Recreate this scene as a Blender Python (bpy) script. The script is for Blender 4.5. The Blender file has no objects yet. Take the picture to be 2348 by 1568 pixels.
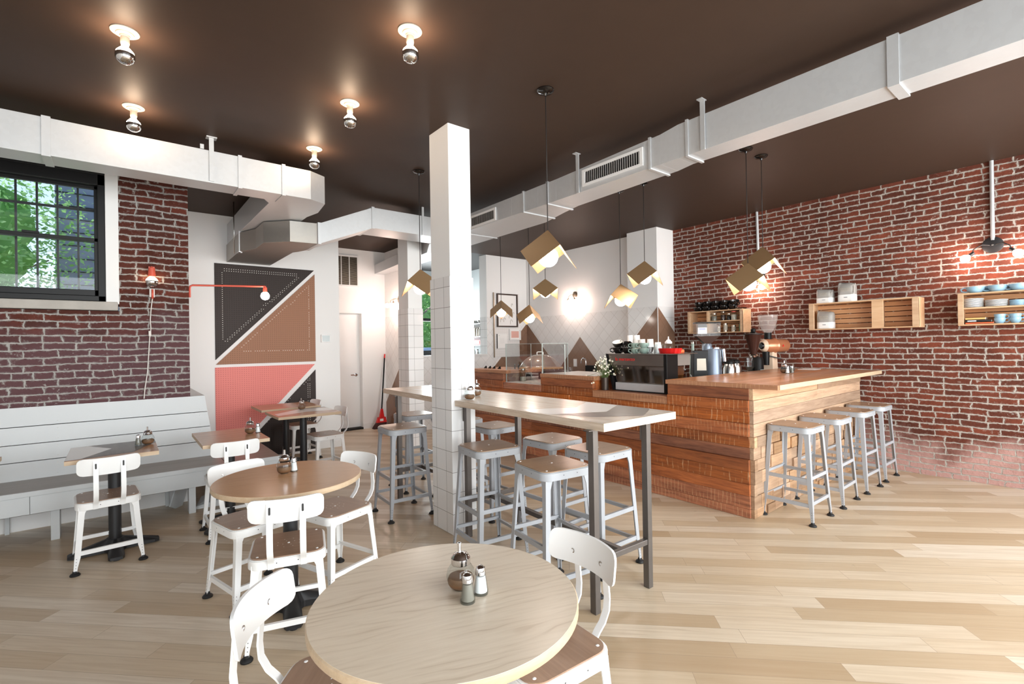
import bpy, bmesh, math, random
from mathutils import Vector, Matrix
random.seed(7)
S = bpy.context.scene
COL = S.collection
PI = math.pi
ORG = {}

# ---------------------------------------------------------------- materials
def lin(c):
    return tuple(((v / 255) / 12.92 if v / 255 <= 0.04045 else ((v / 255 + 0.055) / 1.055) ** 2.4) for v in c) + (1,)

class NT:
    def __init__(s, name):
        s.m = bpy.data.materials.new(name); s.m.use_nodes = True
        s.t = s.m.node_tree; s.n = s.t.nodes; s.l = s.t.links
        s.b = s.n['Principled BSDF']
    def node(s, typ, **kw):
        n = s.n.new(typ)
        for k, v in kw.items(): setattr(n, k, v)
        return n
    def link(s, a, b): s.l.new(a, b)
    def math(s, op, a, b=None, c=None):
        n = s.node('ShaderNodeMath', operation=op)
        for i, v in enumerate((a, b, c)):
            if v is None: continue
            if isinstance(v, (int, float)): n.inputs[i].default_value = v
            else: s.link(v, n.inputs[i])
        return n.outputs[0]
    def mix(s, fac, a, b, blend='MIX'):
        n = s.node('ShaderNodeMix', data_type='RGBA', blend_type=blend)
        for i, v in ((0, fac), (6, a), (7, b)):
            if isinstance(v, (int, float)): n.inputs[i].default_value = v
            elif isinstance(v, tuple): n.inputs[i].default_value = v
            else: s.link(v, n.inputs[i])
        return n.outputs[2]
    def ramp(s, f, stops):
        n = s.node('ShaderNodeValToRGB'); e = n.color_ramp.elements
        while len(e) < len(stops): e.new(0.5)
        for i, (p, c) in enumerate(stops):
            e[i].position = p; e[i].color = c if isinstance(c, tuple) else (c, c, c, 1)
        s.link(f, n.inputs[0]); return n.outputs[0]
    def noise(s, vec, scale, detail=3, rough=0.55, dist=0.0):
        n = s.node('ShaderNodeTexNoise'); n.inputs['Scale'].default_value = scale
        n.inputs['Detail'].default_value = detail; n.inputs['Roughness'].default_value = rough
        n.inputs['Distortion'].default_value = dist
        if vec is not None: s.link(vec, n.inputs['Vector'])
        return n.outputs[0]
    def comb(s, x, y, z=0.0):
        n = s.node('ShaderNodeCombineXYZ')
        for i, v in enumerate((x, y, z)):
            if isinstance(v, (int, float)): n.inputs[i].default_value = v
            else: s.link(v, n.inputs[i])
        return n.outputs[0]
    def pos(s):
        g = s.node('ShaderNodeNewGeometry'); q = s.node('ShaderNodeSeparateXYZ')
        s.link(g.outputs['Position'], q.inputs[0]); return g.outputs['Position'], q.outputs
    def obj(s):
        g = s.node('ShaderNodeTexCoord'); q = s.node('ShaderNodeSeparateXYZ')
        s.link(g.outputs['Object'], q.inputs[0]); return g.outputs['Object'], q.outputs
    def mapping(s, vec, sc):
        n = s.node('ShaderNodeMapping'); n.inputs['Scale'].default_value = sc
        s.link(vec, n.inputs[0]); return n.outputs[0]
    def bump(s, h, strength=0.3, dist=0.01):
        n = s.node('ShaderNodeBump'); n.inputs['Strength'].default_value = strength
        n.inputs['Distance'].default_value = dist
        s.link(h, n.inputs['Height']); s.link(n.outputs[0], s.b.inputs['Normal'])
    def set(s, **kw):
        for k, v in kw.items():
            i = s.b.inputs[k.replace('_', ' ')]
            if isinstance(v, (int, float, tuple)): i.default_value = v
            else: s.link(v, i)
        return s

def plain(name, c, rough=0.5, metal=0.0, spec=0.5, mottle=0.0):
    t = NT(name); c = lin(c)
    if mottle:
        p, _ = t.obj()
        d = tuple(v * (1 - mottle) for v in c[:3]) + (1,)
        t.set(Base_Color=t.mix(t.noise(p, 9, 4), d, c))
    else: t.set(Base_Color=c)
    t.set(Roughness=rough, Metallic=metal); t.b.inputs['Specular IOR Level'].default_value = spec
    return t.m

def emit(name, c, strength):
    t = NT(name); t.set(Base_Color=lin(c), Emission_Color=lin(c), Emission_Strength=strength, Roughness=0.3)
    return t.m

def thin_glass(name, tint=(255, 255, 255), refl=1.0, rough=0.02):
    m = bpy.data.materials.new(name); m.use_nodes = True; t = m.node_tree; t.nodes.clear()
    o = t.nodes.new('ShaderNodeOutputMaterial'); mx = t.nodes.new('ShaderNodeMixShader')
    tr = t.nodes.new('ShaderNodeBsdfTransparent'); gl = t.nodes.new('ShaderNodeBsdfGlossy'); f = t.nodes.new('ShaderNodeLayerWeight')
    f.inputs['Blend'].default_value = 0.5; tr.inputs[0].default_value = lin(tint); gl.inputs['Roughness'].default_value = rough
    pw = t.nodes.new('ShaderNodeMath'); pw.operation = 'POWER'; pw.inputs[1].default_value = 4.0; t.links.new(f.outputs['Facing'], pw.inputs[0])
    mu = t.nodes.new('ShaderNodeMath'); mu.operation = 'MULTIPLY_ADD'; mu.inputs[1].default_value = 0.75 * refl; mu.inputs[2].default_value = 0.04 * refl
    t.links.new(pw.outputs[0], mu.inputs[0]); t.links.new(mu.outputs[0], mx.inputs[0])
    t.links.new(tr.outputs[0], mx.inputs[1]); t.links.new(gl.outputs[0], mx.inputs[2]); t.links.new(mx.outputs[0], o.inputs[0])
    return m

def brick_mat(name, axis, c1, c2, mortar, low=None):
    t = NT(name); P, q = t.pos()
    u = q[1] if axis == 'y' else q[0]; v = q[2]
    n1 = t.noise(P, 4.0, 2); n2 = t.noise(P, 26.0, 4)
    wob = t.math('ADD', t.math('MULTIPLY', t.math('SUBTRACT', n1, 0.5), 0.034), t.math('MULTIPLY', t.math('SUBTRACT', n2, 0.5), 0.014))
    wob2 = t.math('MULTIPLY', t.math('SUBTRACT', t.noise(P, 14.0, 3), 0.5), 0.045)
    uu = t.math('ADD', u, wob2); vv = t.math('ADD', v, wob)
    b = t.node('ShaderNodeTexBrick', offset=0.43, squash=0.62, squash_frequency=5)
    b.inputs['Scale'].default_value = 1.0; b.inputs['Brick Width'].default_value = 0.198; b.inputs['Row Height'].default_value = 0.0585
    b.inputs['Mortar Smooth'].default_value = 0.25
    b.inputs['Color1'].default_value = (0, 0, 0, 1); b.inputs['Color2'].default_value = (1, 1, 1, 1); b.inputs['Mortar'].default_value = (0.5, 0.5, 0.5, 1)
    t.link(t.comb(uu, vv), b.inputs['Vector'])
    ms = t.math('ADD', 0.0008, t.math('MULTIPLY', t.noise(P, 13.0, 4, 0.75), 0.0108)); t.link(ms, b.inputs['Mortar Size'])
    col = t.mix(b.outputs['Color'], lin(c1), lin(c2))
    col = t.mix(t.ramp(t.noise(P, 3.0, 4), [(0.35, 0.0), (0.7, 1.0)]), col, lin(tuple(int(x * 0.62) for x in c1)))
    col = t.mix(t.math('MULTIPLY', t.noise(P, 60, 3), 0.35), col, lin((62, 42, 36)))
    if low:
        zz, ww, cc, amt = low
        f = t.ramp(t.math('ADD', t.math('DIVIDE', t.math('SUBTRACT', zz, v), ww), t.math('MULTIPLY', t.math('SUBTRACT', t.noise(P, 2.5, 4), 0.5), 1.6)), [(0.2, 0.0), (0.8, 1.0)])
        col = t.mix(t.math('MULTIPLY', f, amt), col, lin(cc))
    mcol = t.mix(t.noise(P, 30, 4), lin(mortar), lin(tuple(int(x * 0.6) for x in mortar)))
    fac = b.outputs['Fac']
    sm = t.ramp(t.noise(P, 26, 5, 0.7), [(0.60, 0.0), (0.66, 1.0)])
    sm2 = t.math('MULTIPLY', sm, t.ramp(t.noise(P, 2.2, 3), [(0.42, 0.0), (0.62, 0.9)]))
    b2 = t.node('ShaderNodeTexBrick', offset=0.43, squash=0.62, squash_frequency=5)
    for k_ in ('Scale', 'Brick Width', 'Row Height'): b2.inputs[k_].default_value = b.inputs[k_].default_value
    b2.inputs['Mortar Smooth'].default_value = 0.8; t.link(b.inputs['Vector'].links[0].from_socket, b2.inputs['Vector']); t.link(t.math('MULTIPLY', ms, 2.6), b2.inputs['Mortar Size'])
    edge = t.math('MULTIPLY', b2.outputs['Fac'], t.ramp(t.noise(P, 38, 5, 0.75), [(0.46, 0.0), (0.62, 0.85)]))
    fac2 = t.math('MAXIMUM', t.math('MAXIMUM', fac, edge), sm2)
    t.set(Base_Color=t.mix(fac2, col, mcol), Roughness=0.85); t.b.inputs['Specular IOR Level'].default_value = 0.2
    h = t.math('ADD', t.math('MULTIPLY', t.math('SUBTRACT', 1.0, fac), 0.8), t.math('MULTIPLY', t.noise(P, 45, 4), 0.35))
    t.bump(h, 0.75, 0.02); return t.m

def tile_mat(name, c, grout, mode, size=0.152, rough=0.12, zsplit=None, paint=(240, 239, 238), w=None):
    """square glazed tile; mode 'h' upright rows, 'dx'/'dy' turned 45 degrees on a wall along x / y"""
    t = NT(name); P, q = t.pos()
    if mode == 'h': u = t.math('ADD', q[0], q[1]); v = q[2]
    else:
        a = q[0] if mode == 'dx' else q[1]
        u = t.math('MULTIPLY', t.math('ADD', a, q[2]), 0.7071); v = t.math('MULTIPLY', t.math('SUBTRACT', q[2], a), 0.7071)
    b = t.node('ShaderNodeTexBrick', offset=0.0, squash=1.0); b.inputs['Scale'].default_value = 1.0
    b.inputs['Brick Width'].default_value = w or size; b.inputs['Row Height'].default_value = size
    b.inputs['Mortar Size'].default_value = 0.0016; b.inputs['Mortar Smooth'].default_value = 0.2
    k = lin(c); b.inputs['Color1'].default_value = k; b.inputs['Color2'].default_value = tuple(x * 0.94 for x in k[:3]) + (1,)
    b.inputs['Mortar'].default_value = lin(grout); t.link(t.comb(u, v), b.inputs['Vector'])
    col = b.outputs['Color']; r = rough; h = t.math('SUBTRACT', 1.0, b.outputs['Fac'])
    if zsplit:
        f = t.math('GREATER_THAN', q[2], zsplit)
        col = t.mix(f, col, lin(paint)); r = t.math('ADD', rough, t.math('MULTIPLY', f, 0.45)); h = t.math('MULTIPLY', h, t.math('SUBTRACT', 1.0, f))
    t.set(Base_Color=col, Roughness=r); t.bump(h, 0.25, 0.003); return t.m

def wood(name, c1, c2, axis='x', scale=1.0, rough=0.4, island=0.0, stripes=0.0, spec=0.5):
    t = NT(name); P, q = t.obj()
    sc = {'x': (1.2, 14, 14), 'y': (14, 1.2, 14), 'z': (14, 14, 1.2)}[axis]
    m = t.mapping(P, tuple(v * scale for v in sc))
    g = t.noise(m, 1.6, 5, 0.65, 0.6); g2 = t.noise(m, 6.0, 3, 0.6)
    f = t.math('ADD', t.math('MULTIPLY', g, 0.75), t.math('MULTIPLY', g2, 0.35))
    col = t.mix(t.ramp(f, [(0.35, 0.0), (0.72, 1.0)]), lin(c1), lin(c2))
    if island:
        gi = t.node('ShaderNodeNewGeometry'); ri = gi.outputs['Random Per Island']
        hsv = t.node('ShaderNodeHueSaturation'); t.link(col, hsv.inputs['Color'])
        t.link(t.math('ADD', 1 - island * 0.55, t.math('MULTIPLY', ri, island)), hsv.inputs['Value'])
        t.link(t.math('ADD', 0.85, t.math('MULTIPLY', t.math('FRACT', t.math('MULTIPLY', ri, 7.3)), 0.3)), hsv.inputs['Saturation'])
        col = hsv.outputs[0]
        if stripes:
            PP, qq = t.pos()
            a = qq[1] if axis == 'y' else qq[0]
            ph = t.math('MULTIPLY', ri, 9.0)
            frq = t.math('ADD', 16.0, t.math('MULTIPLY', t.math('FRACT', t.math('MULTIPLY', ri, 5.1)), 20.0))
            s1 = t.math('FRACT', t.math('ADD', t.math('ADD', t.math('MULTIPLY', a, frq), ph), t.math('MULTIPLY', t.noise(PP, 8, 3), 0.9)))
            st = t.ramp(s1, [(0.74, 0.0), (0.80, 1.0), (0.9, 1.0), (0.95, 0.0)])
            on = t.math('MULTIPLY', t.math('GREATER_THAN', t.math('FRACT', t.math('MULTIPLY', ri, 3.7)), 0.34), t.ramp(t.noise(PP, 9, 3), [(0.42, 0.0), (0.6, 1.0)]))
            col = t.mix(t.math('MULTIPLY', t.math('MULTIPLY', st, on), stripes), col, lin((205, 165, 125)))
            kn = t.ramp(t.noise(t.mapping(PP, (9, 9, 22)), 2.2, 4, 0.6), [(0.70, 0.0), (0.76, 1.0)])
            col = t.mix(t.math('MULTIPLY', kn, 0.75), col, lin((42, 24, 14)))
    t.set(Base_Color=col, Roughness=rough); t.b.inputs['Specular IOR Level'].default_value = spec
    t.bump(f, 0.12, 0.004); return t.m

def floor_mat():
    t = NT('oak_floor'); P, q = t.pos()
    u = t.math('MULTIPLY', t.math('SUBTRACT', q[0], q[1]), 0.7071); v = t.math('MULTIPLY', t.math('ADD', q[0], q[1]), 0.7071)
    b = t.node('ShaderNodeTexBrick', offset=0.37, squash=0.7, squash_frequency=3); b.inputs['Scale'].default_value = 1.0
    b.inputs['Brick Width'].default_value = 1.15; b.inputs['Row Height'].default_value = 0.112
    b.inputs['Mortar Size'].default_value = 0.0009; b.inputs['Mortar Smooth'].default_value = 0.0
    b.inputs['Color1'].default_value = (0, 0, 0, 1); b.inputs['Color2'].default_value = (1, 1, 1, 1); b.inputs['Mortar'].default_value = (0.5, 0.5, 0.5, 1)
    t.link(t.comb(u, v), b.inputs['Vector'])
    sep = t.node('ShaderNodeSeparateColor'); t.link(b.outputs['Color'], sep.inputs[0]); r = sep.outputs[0]
    gv = t.comb(t.math('MULTIPLY', u, 1.6), t.math('ADD', t.math('MULTIPLY', v, 30.0), t.math('MULTIPLY', r, 37.0)), 0.0)
    g = t.noise(gv, 1.4, 5, 0.6, 0.8)
    col = t.ramp(r, [(0.0, lin((180, 156, 126))), (0.35, lin((200, 180, 152))), (0.7, lin((212, 195, 171))), (1.0, lin((222, 209, 190)))])
    col = t.mix(t.ramp(g, [(0.35, 0.0), (0.75, 0.45)]), col, lin((168, 140, 108)))
    kn = t.ramp(t.noise(t.comb(t.math('MULTIPLY', u, 5.0), t.math('MULTIPLY', v, 9.0), 0), 1.3, 3), [(0.72, 0.0), (0.78, 1.0)])
    col = t.mix(t.math('MULTIPLY', kn, 0.5), col, lin((110, 82, 56)))
    col = t.mix(t.math('MULTIPLY', b.outputs['Fac'], 0.55), col, lin((96, 72, 50)))
    t.set(Base_Color=col, Roughness=t.math('ADD', 0.27, t.math('MULTIPLY', g, 0.12)))
    t.bump(t.math('SUBTRACT', t.math('MULTIPLY', g, 0.2), b.outputs['Fac']), 0.08, 0.003); return t.m

def oak_top(name, c1, c2, rough=0.35):
    t = NT(name); P, q = t.obj()
    a = t.math('ADD', t.math('MULTIPLY', q[0], 0.95), t.math('MULTIPLY', q[1], -0.31)); bb = t.math('ADD', t.math('MULTIPLY', q[0], 0.31), t.math('MULTIPLY', q[1], 0.95))
    w = t.node('ShaderNodeTexWave', wave_type='BANDS', bands_direction='Y'); w.inputs['Scale'].default_value = 4.2
    w.inputs['Distortion'].default_value = 16.0; w.inputs['Detail'].default_value = 2.5; w.inputs['Detail Scale'].default_value = 0.7
    t.link(t.comb(t.math('MULTIPLY', a, 0.9), t.math('MULTIPLY', bb, 2.6), 0), w.inputs[0])
    g = t.noise(t.comb(t.math('MULTIPLY', a, 7.0), t.math('MULTIPLY', bb, 110.0), 0), 1.0, 3, 0.6)
    f = t.math('ADD', t.math('MULTIPLY', t.ramp(w.outputs['Fac'], [(0.0, 1.0), (0.10, 0.3), (1.0, 0.0)]), t.math('MULTIPLY', t.ramp(t.noise(t.comb(a, t.math('MULTIPLY', bb, 3.0), 0), 3.5, 3), [(0.40, 0.0), (0.62, 1.0)]), 0.5)), t.math('MULTIPLY', g, 0.5))
    t.set(Base_Color=t.mix(f, lin(c1), lin(c2)), Roughness=rough); t.bump(g, 0.05, 0.002); return t.m

def peg_mat(name, c, hole):
    t = NT(name); P, q = t.pos(); s = 0.0254
    fu = t.math('SUBTRACT', t.math('FRACT', t.math('DIVIDE', q[0], s)), 0.5); fv = t.math('SUBTRACT', t.math('FRACT', t.math('DIVIDE', q[2], s)), 0.5)
    d = t.math('SQRT', t.math('ADD', t.math('MULTIPLY', fu, fu), t.math('MULTIPLY', fv, fv)))
    f = t.ramp(d, [(0.0, 1.0), (0.13, 1.0), (0.19, 0.0)])
    t.set(Base_Color=t.mix(f, lin(c), lin(hole)), Roughness=0.5); t.b.inputs['Specular IOR Level'].default_value = 0.25; t.bump(t.math('SUBTRACT', 1.0, f), 0.3, 0.004); return t.m

def galv(name, c, rough=0.38, metal=0.75):
    t = NT(name); P, q = t.obj()
    v = t.node('ShaderNodeTexVoronoi'); v.inputs['Scale'].default_value = 38.0; t.link(P, v.inputs['Vector'])
    sep = t.node('ShaderNodeSeparateColor'); t.link(v.outputs['Color'], sep.inputs[0])
    f = t.math('ADD', t.math('MULTIPLY', sep.outputs[0], 0.35), t.math('MULTIPLY', t.noise(P, 2.0, 3), 0.65))
    k = lin(c); t.set(Base_Color=t.mix(f, tuple(x * 0.9 for x in k[:3]) + (1,), k), Metallic=metal, Roughness=t.math('ADD', rough - 0.06, t.math('MULTIPLY', f, 0.16)))
    return t.m

def grid_mat(name, c, line, s):
    t = NT(name); P, q = t.pos()
    a = t.math('LESS_THAN', t.math('FRACT', t.math('DIVIDE', q[0], s)), 0.1); b = t.math('LESS_THAN', t.math('FRACT', t.math('DIVIDE', q[2], s)), 0.1)
    t.set(Base_Color=t.mix(t.math('MAXIMUM', a, b), lin(c), lin(line)), Roughness=0.5); return t.m

M = {}
M['white_wall'] = plain('white_wall_paint', (240, 240, 239), 0.55, spec=0.3)
M['white_trim'] = plain('white_gloss_paint', (236, 235, 234), 0.35)
M['ceiling'] = plain('dark_brown_ceiling_paint', (66, 51, 42), 0.55, spec=0.14, mottle=0.12)
M['kitchen_ceiling'] = plain('dark_grey_paint', (62, 60, 60), 0.5)
M['kitchen_wall'] = plain('pale_blue_grey_paint', (205, 212, 214), 0.5)
M['brick_y'] = brick_mat('red_brick_long_wall', 'y', (138, 70, 50), (90, 48, 37), (206, 196, 186), (0.56, 0.55, (190, 150, 142), 0.9))
M['brick_x'] = brick_mat('dark_brick_window_wall', 'x', (118, 58, 45), (76, 45, 39), (200, 195, 190), (1.95, 0.6, (98, 72, 76), 0.8))
M['tile_h'] = tile_mat('white_square_tile', (238, 238, 238), (120, 117, 114), 'h', zsplit=1.9, w=0.14)
M['tile_dx'] = tile_mat('white_diamond_tile_across', (240, 239, 238), (196, 190, 186), 'dx', zsplit=1.9)
M['tile_dy'] = tile_mat('white_diamond_tile_along', (240, 239, 238), (196, 190, 186), 'dy', zsplit=1.9)
M['brown_dx'] = tile_mat('brown_diamond_tile_across', (140, 108, 88), (112, 86, 70), 'dx')
M['brown_dy'] = tile_mat('brown_diamond_tile_along', (140, 108, 88), (112, 86, 70), 'dy')
M['floor'] = floor_mat()
M['galv'] = galv('galvanised_steel', (208, 210, 212), 0.42, 0.4)
M['galv_dark'] = galv('galvanised_steel_dull', (170, 166, 160), 0.40, 0.8)
M['white_steel'] = plain('white_powder_coat', (240, 240, 239), 0.28)
M['grey_steel'] = plain('pale_grey_powder_coat', (166, 169, 174), 0.32)
M['black_rubber'] = plain('black_rubber', (24, 24, 25), 0.55)
M['black_steel'] = plain('black_cast_iron', (34, 34, 36), 0.42)
M['dark_steel'] = plain('raw_dark_steel', (116, 110, 106), 0.42, 0.7, mottle=0.3)
M['chrome'] = plain('chrome', (225, 225, 228), 0.08, 1.0)
M['steel'] = plain('brushed_steel', (190, 188, 184), 0.22, 1.0)
M['brass'] = plain('brushed_gold', (200, 164, 122), 0.40, 0.6)
M['nickel'] = plain('aged_nickel', (168, 152, 134), 0.3, 0.9)
M['seat_wood'] = wood('brown_seat_board', (162, 132, 110), (138, 110, 90), 'x', 1.0, 0.33)
M['stool_wood'] = wood('tan_seat_board', (168, 140, 114), (144, 114, 88), 'x', 1.0, 0.28)
M['dark_seat'] = wood('dark_seat_board', (106, 82, 66), (88, 66, 52), 'x', 1.0, 0.3)
M['oak_pale'] = oak_top('pale_oak_veneer', (224, 210, 190), (178, 156, 130), 0.3)
M['oak_brown'] = oak_top('brown_oak_veneer', (204, 160, 120), (176, 132, 96), 0.22)
M['top_brown'] = wood('brown_table_board', (204, 158, 122), (172, 126, 92), 'x', 1.0, 0.25)
M['top_edge'] = wood('plywood_edge', (206, 184, 156), (186, 160, 130), 'x', 1.5, 0.5)
M['ht_edge'] = wood('pale_sawn_edge', (222, 208, 192), (188, 166, 142), 'y', 1.0, 0.5)
M['ht_wood'] = wood('greyed_oak_top', (226, 214, 200), (196, 178, 158), 'y', 0.8, 0.25)
M['inlay_white'] = plain('white_inlay', (240, 238, 235), 0.22)
M['inlay_grey'] = wood('grey_stained_inlay', (112, 102, 94), (88, 80, 74), 'y', 1.0, 0.3)
M['bar_y'] = wood('reclaimed_planks_front', (188, 112, 66), (112, 60, 36), 'y', 0.9, 0.55, 0.55, 0.65)
M['bar_x'] = wood('reclaimed_planks_end', (196, 162, 130), (150, 116, 88), 'x', 0.9, 0.55, 0.5, 0.6)  # paler than the front planks: light on this face put into the colour
M['counter'] = wood('butcher_block_counter', (222, 164, 122), (184, 124, 84), 'x', 0.7, 0.28, 0.28)
M['counter_edge'] = wood('sawn_counter_edge', (188, 130, 86), (146, 92, 56), 'y', 0.9, 0.5, 0.3, 0.6)
M['crate'] = wood('pine_crate', (214, 176, 134), (188, 142, 98), 'y', 0.8, 0.5, 0.3)
M['crate_back'] = wood('pine_slats', (226, 176, 130), (200, 142, 96), 'y', 0.8, 0.5, 0.3)
M['bench'] = plain('grey_white_bench_paint', (206, 209, 210), 0.4, mottle=0.04)
M['bench_seat'] = wood('grey_bench_seat', (158, 152, 146), (134, 126, 118), 'x', 0.8, 0.32)
M['win_black'] = plain('black_window_paint', (20, 20, 21), 0.45, spec=0.3)
M['concrete'] = plain('rough_concrete', (196, 190, 182), 0.8, mottle=0.35)
M['glass'] = thin_glass('window_glass', (244, 248, 248), 0.9)
M['clear'] = thin_glass('clear_glass', (243, 246, 246), 1.0)
M['acrylic'] = thin_glass('clear_acrylic', (246, 247, 247), 1.2)
def hazy(name, haze, refl):
    m = thin_glass(name, (245, 245, 245), refl, 0.08); t = m.node_tree; o = t.nodes['Material Output']; src = o.inputs[0].links[0].from_socket
    d = t.nodes.new('ShaderNodeBsdfDiffuse'); d.inputs[0].default_value = lin((240, 238, 236)); tl = t.nodes.new('ShaderNodeBsdfTranslucent'); tl.inputs[0].default_value = lin((240, 238, 236))
    a = t.nodes.new('ShaderNodeMixShader'); a.inputs[0].default_value = 0.5; t.links.new(d.outputs[0], a.inputs[1]); t.links.new(tl.outputs[0], a.inputs[2])
    x = t.nodes.new('ShaderNodeMixShader'); x.inputs[0].default_value = haze; t.links.new(src, x.inputs[1]); t.links.new(a.outputs[0], x.inputs[2]); t.links.new(x.outputs[0], o.inputs[0]); return m
M['dome'] = hazy('hazy_acrylic_dome', 0.22, 1.6)
M['glass_edge'] = plain('polished_glass_edge', (196, 206, 202), 0.15)
M['sugar'] = plain('brown_sugar', (128, 92, 62), 0.6, mottle=0.4)
M['salt'] = plain('white_salt', (240, 240, 240), 0.6)
M['pepper'] = plain('grey_pepper', (134, 128, 116), 0.7, mottle=0.3)
M['globe'] = emit('frosted_globe_glow', (255, 246, 236), 30.0)
M['bulb'] = emit('bulb_glow', (255, 222, 188), 85.0)
M['wall_bulb'] = emit('wall_bulb_glow', (255, 222, 205), 85.0)
M['mirror_bulb'] = plain('silvered_bulb', (214, 212, 210), 0.06, 1.0)
M['porcelain'] = plain('white_porcelain', (168, 158, 145), 0.3)
M['red_metal'] = plain('coral_red_enamel', (214, 92, 72), 0.35)
M['red'] = plain('bright_red_plastic', (214, 22, 20), 0.35)
M['cord_white'] = plain('white_cloth_cord', (226, 220, 214), 0.7)
M['cord_black'] = plain('dark_cloth_cord', (36, 30, 28), 0.7)
M['peg_black'] = peg_mat('black_brown_pegboard', (50, 40, 36), (30, 24, 22))
M['peg_brown'] = peg_mat('tan_pegboard', (158, 114, 88), (120, 84, 64))
M['peg_pink'] = peg_mat('salmon_pegboard', (232, 138, 130), (196, 104, 98))
M['peg_dot'] = plain('white_peg', (238, 234, 228), 0.5)
M['black_gloss'] = plain('black_glaze', (20, 17, 16), 0.08)
M['white_glaze'] = plain('white_glaze', (240, 239, 236), 0.1)
M['green_glaze'] = plain('sage_glaze', (140, 160, 150), 0.12)
M['blue_glaze'] = plain('pale_blue_glaze', (150, 186, 208), 0.14)
M['paper'] = plain('white_paper', (240, 239, 237), 0.6)
M['bag'] = plain('grey_foil_bag', (166, 162, 157), 0.45, mottle=0.12)
M['ink'] = plain('black_ink', (40, 38, 38), 0.6)
M['mirror'] = plain('polished_steel_panel', (150, 142, 136), 0.05, 1.0)
M['mirror_top'] = plain('satin_steel_panel', (140, 132, 126), 0.2, 0.85, mottle=0.4)
M['blue_grey'] = plain('blue_grey_metallic', (104, 114, 128), 0.32, 0.5)
M['black_plastic'] = plain('black_plastic', (20, 19, 19), 0.42, spec=0.18)
M['copper'] = plain('tan_enamel', (186, 120, 84), 0.25, 0.3)
M['cream'] = plain('cream_enamel', (226, 198, 172), 0.3)
M['dark_vase'] = plain('dark_bronze', (66, 54, 46), 0.35, 0.4)
M['stem'] = plain('flower_stem_green', (96, 116, 66), 0.6)
M['petal'] = plain('cream_petal', (238, 232, 214), 0.6)
M['beans'] = plain('coffee_beans', (64, 36, 27), 0.5, mottle=0.5)
M['pink_paper'] = plain('pink_print', (226, 176, 164), 0.6)
M['grid'] = grid_mat('white_grid_board', (230, 228, 226), (218, 216, 213), 0.045)
M['frame_dark'] = plain('dark_brown_frame', (58, 40, 32), 0.35)
M['dark_gap'] = plain('dark_void', (30, 26, 24), 0.8)
def leaf_mat(name, c):
    t = NT(name); tr = t.node('ShaderNodeBsdfTranslucent'); tr.inputs[0].default_value = lin(c); ad = t.node('ShaderNodeMixShader'); ad.inputs[0].default_value = 0.45
    t.set(Base_Color=lin(c), Roughness=0.5); o = t.n['Material Output']; t.link(t.b.outputs[0], ad.inputs[1]); t.link(tr.outputs[0], ad.inputs[2]); t.link(ad.outputs[0], o.inputs[0]); return t.m
M['leaf'] = leaf_mat('leaf_green', (170, 214, 140))
M['leaf2'] = leaf_mat('deep_leaf_green', (130, 184, 96))
M['bark'] = plain('grey_bark', (128, 118, 108), 0.8, mottle=0.4)
M['neighbour'] = plain('blue_grey_siding', (150, 154, 178), 0.7, mottle=0.2)
M['ground'] = plain('pale_paving', (170, 168, 160), 0.8, mottle=0.2)
M['sticker'] = plain('cream_sticker', (205, 196, 180), 0.5, mottle=0.25)
M['blue_print'] = plain('blue_print', (60, 70, 170), 0.5)
M['orange'] = plain('orange_cover', (222, 104, 60), 0.5)
M['yellow'] = plain('buff_cover', (220, 178, 112), 0.5)
M['tin'] = plain('tin', (176, 168, 156), 0.25, 0.9)
M['green_box'] = plain('green_carton', (92, 150, 112), 0.5)
M['display'] = plain('grey_display', (150, 160, 160), 0.2)
M['register'] = plain('graphite_plastic', (74, 72, 72), 0.4)

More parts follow.
